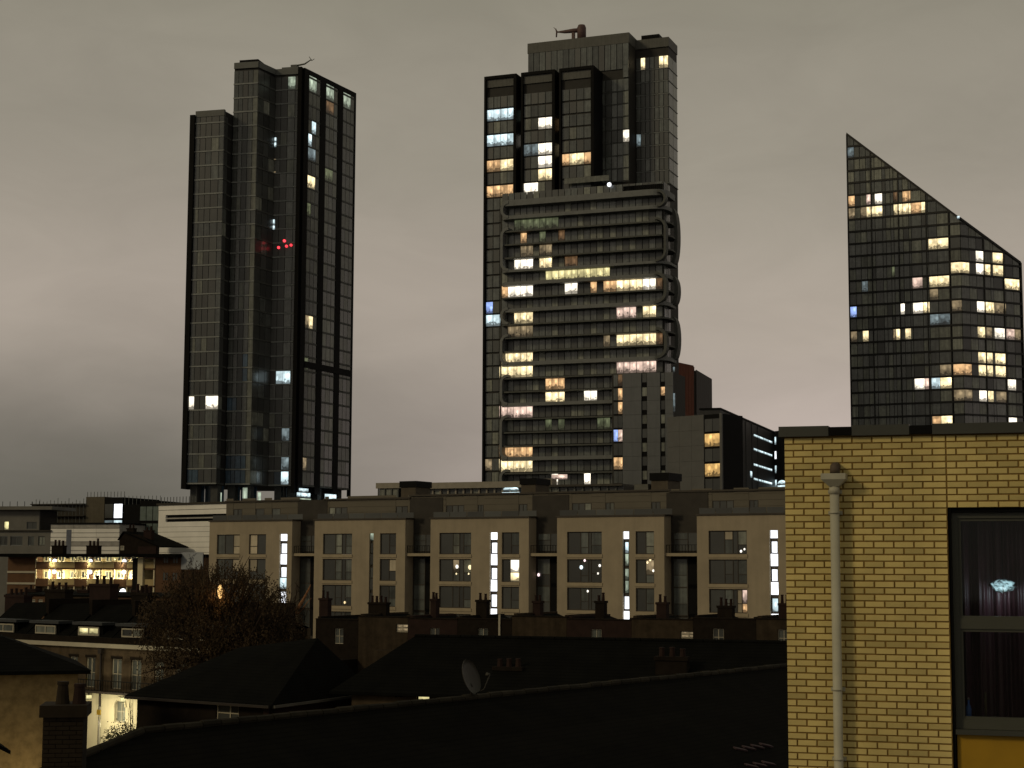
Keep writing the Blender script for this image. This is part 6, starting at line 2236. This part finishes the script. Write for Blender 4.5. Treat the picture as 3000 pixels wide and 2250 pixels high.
    T.mesh('hopper', v, [(3, 2, 1, 0), (4, 5, 6, 7)] + [q for i in range(4) for q in ((i, (i + 1) % 4, 8 + (i + 1) % 4, 8 + i), (8 + i, 8 + (i + 1) % 4, 4 + (i + 1) % 4, 4 + i))], m, pipe)
    for vv in (1440, 1502, 2020, 2224):
        zc_ = F.z(2447, vv, .11)
        T.tube('collar', [c(zc_ - (.03 if vv == 1440 else .012)), c(zc_ + (.05 if vv == 1440 else .012))], [.058, .058], m, pipe, sides=18)
        T.box('bracket', F, px - .075, px + .075, zc_ - .02, zc_ + .02, 0, .06, m, pipe)
    zo = F.z(2447, 1373, .1)
    T.tube('outlet_spout', [F.pt(px + .01, -.02, zo + .03), F.pt(px + .01, .09, zo + .02), F.pt(px + .01, .13, zo - .05)], [.052, .055, .055],
           M('spout_dull', (.075, .055, .040), .7, .3), pipe, sides=14)
    # the room behind the glass
    mar = M('room_maroon', (.030, .013, .016), .9, .2)
    T.box('room_back', F, x0 - .2, s_end - .35, .4, zwin + .1, -2.6, -2.5, mar)
    T.box('room_floor', F, x0 - .2, s_end - .35, .4, .5, -2.5, -.35, mar)
    T.box('room_ceiling', F, x0 - .2, s_end - .35, zwin + .05, zwin + .15, -2.5, -.35, mar)
    T.box('room_side', F, x0 - .3, x0 - .2, .4, zwin + .1, -2.5, -.35, mar)
    T.done()
    # curtain
    zt = zwin - .12
    C = Thing('curtain', 'gathered dark plum curtain hanging behind the window glass', 'curtain', F.pt(x0 + .45, -.55, zsill + .1))
    v, f = [], []
    n = 60
    for i in range(n + 1):
        s_ = x0 + .12 + i * .016
        d_ = -.6 + .045 * sin(i * .62 + 1.3 * sin(i * .23)) + .02 * sin(i * 1.71 + 2 * sin(i * .11))
        for zz in (zsill + .1, zsill + .9, zt):
            v.append(F.pt(s_ if zz > zsill + .5 else s_ * 1.0, d_, zz))
    for i in range(n):
        for j in range(2):
            f.append((3 * i + j, 3 * i + 3 + j, 3 * i + 4 + j, 3 * i + 1 + j))
    C.mesh('cloth', v, f, M('plum_cloth', (.060, .022, .028), .4, .4, var=.3, scale=3), smooth=True)
    C.tube('rail', [F.pt(x0 + .05, -.6, zt + .02), F.pt(sr - .1, -.6, zt + .02)], [.015, .015], BLK, sides=8)
    C.done()
    # glowing shape added to stand in for a light reflected in the pane
    ls, lz = F.hit(2938, 1716, -.48)
    c0 = F.pt(ls, -.48, lz)
    Lm = Thing('pendant_lamp', 'cool white faceted lamp glowing behind the upper window pane', 'lamp', c0)
    v, f = [], []
    for k, (q, rr) in enumerate(((-.055, .02), (-.04, .09), (-.01, .135), (.02, .125), (.045, .07), (.055, .02))):
        for j in range(14):
            t = 2 * pi * j / 14
            rj = rr * (1 + .22 * sin(j * 2.3 + k * 1.7))
            v.append(c0 + F.e * cos(t) * rj + F.n * sin(t) * rj * .5 + Vector((0, 0, q * 1.25 + .012 * sin(j * 1.9))))
    for k in range(5):
        for j in range(14):
            f.append((k * 14 + j, k * 14 + (j + 1) % 14, (k + 1) * 14 + (j + 1) % 14, (k + 1) * 14 + j))
    f += [tuple(range(13, -1, -1)), tuple(70 + j for j in range(14))]
    Lm.mesh('shade', v, f, LITM('lamp_facets', (.55, .85, .95), .85, .1, 1.4, 30.0, plain=True, facing=True), smooth=True)
    Lm.tube('cord', [c0 + Vector((0, 0, .05)), Vector((c0.x, c0.y, zwin + .06))], [.004, .004], BLK, sides=6)
    ld = bpy.data.lights.new('lamp_light', 'POINT')  # added light, brightens the curtain around the reflection
    ld.energy, ld.color, ld.shadow_soft_size = 2.2, (.7, .9, 1.0), .05
    o = bpy.data.objects.new('lamp_light', ld)
    o.location = c0 + F.n * .12 - Vector((0, 0, .1))
    COL.objects.link(o)
    o.parent = Lm.root
    o.matrix_parent_inverse = Matrix.Translation(Lm.loc).inverted()
    Lm.done()
    # things on the inner sill
    T2 = None
    zs = F.z(2815, 2108, -.26)
    bs = F.s(2838, 2080, -.26)
    Bt = Thing('bottle', 'small blue bottle standing inside the window corner', 'bottle', F.pt(bs, -.26, zs))
    prof = ((0, .03), (.10, .032), (.14, .026), (.17, .012), (.215, .011), (.22, .013), (.235, .013))
    Bt.tube('body', [F.pt(bs, -.26, zs + h) for h, _ in prof[:5]], [r_ for _, r_ in prof[:5]], M('blue_plastic', (.10, .22, .62), .3, .5), sides=12)
    Bt.tube('cap', [F.pt(bs, -.26, zs + h) for h, _ in prof[4:]], [r_ for _, r_ in prof[4:]], WPNT, sides=12)
    Bt.done()
    ss = F.s(2888, 2080, -.26)
    K = Thing('candlestick', 'slim dull candlestick on the inner window ledge beside the blue bottle', 'candlestick', F.pt(ss, -.26, zs))
    K.tube('foot', [F.pt(ss, -.26, zs), F.pt(ss, -.26, zs + .02), F.pt(ss, -.26, zs + .04)], [.04, .035, .012], M('dull_brass', (.13, .10, .05), .5, .4), sides=12)
    K.tube('stem', [F.pt(ss, -.26, zs + .04), F.pt(ss, -.26, zs + .2), F.pt(ss, -.26, zs + .3)], [.012, .014, .01], M('dull_brass', None), sides=10)
    K.done()
    Lg = Thing('window_ledge', 'dark inner window ledge carrying the bottle and candlestick', 'shelf', F.pt(x0 + .8, -.3, 0))
    Lg.box('board', F, x0 + .02, sr, zs - .04, zs - .002, -.42, -.235, M('room_maroon', None))
    for q in (x0 + .3, sr - .4):
        Lg.box('support', F, q, q + .05, .5, zs - .041, -.40, -.345, M('room_maroon', None))
    Lg.done()


def clear_glass():
    m = bpy.data.materials.new('clear_pane')
    m.use_nodes = True
    t = m.node_tree
    t.nodes.clear()
    o = t.nodes.new('ShaderNodeOutputMaterial')
    tr = nd(t, 'ShaderNodeBsdfTransparent')
    tr.inputs[0].default_value = (.82, .84, .83, 1)
    gl = nd(t, 'ShaderNodeBsdfGlossy')
    gl.inputs['Roughness'].default_value = .03
    fr = nd(t, 'ShaderNodeFresnel', i_IOR=1.45)
    mx_ = t.nodes.new('ShaderNodeMixShader')
    t.links.new(fr.outputs[0], mx_.inputs[0])
    t.links.new(tr.outputs[0], mx_.inputs[1])
    t.links.new(gl.outputs[0], mx_.inputs[2])
    t.links.new(mx_.outputs[0], o.inputs[0])
    return m


CLEAR = clear_glass()
brick_building()
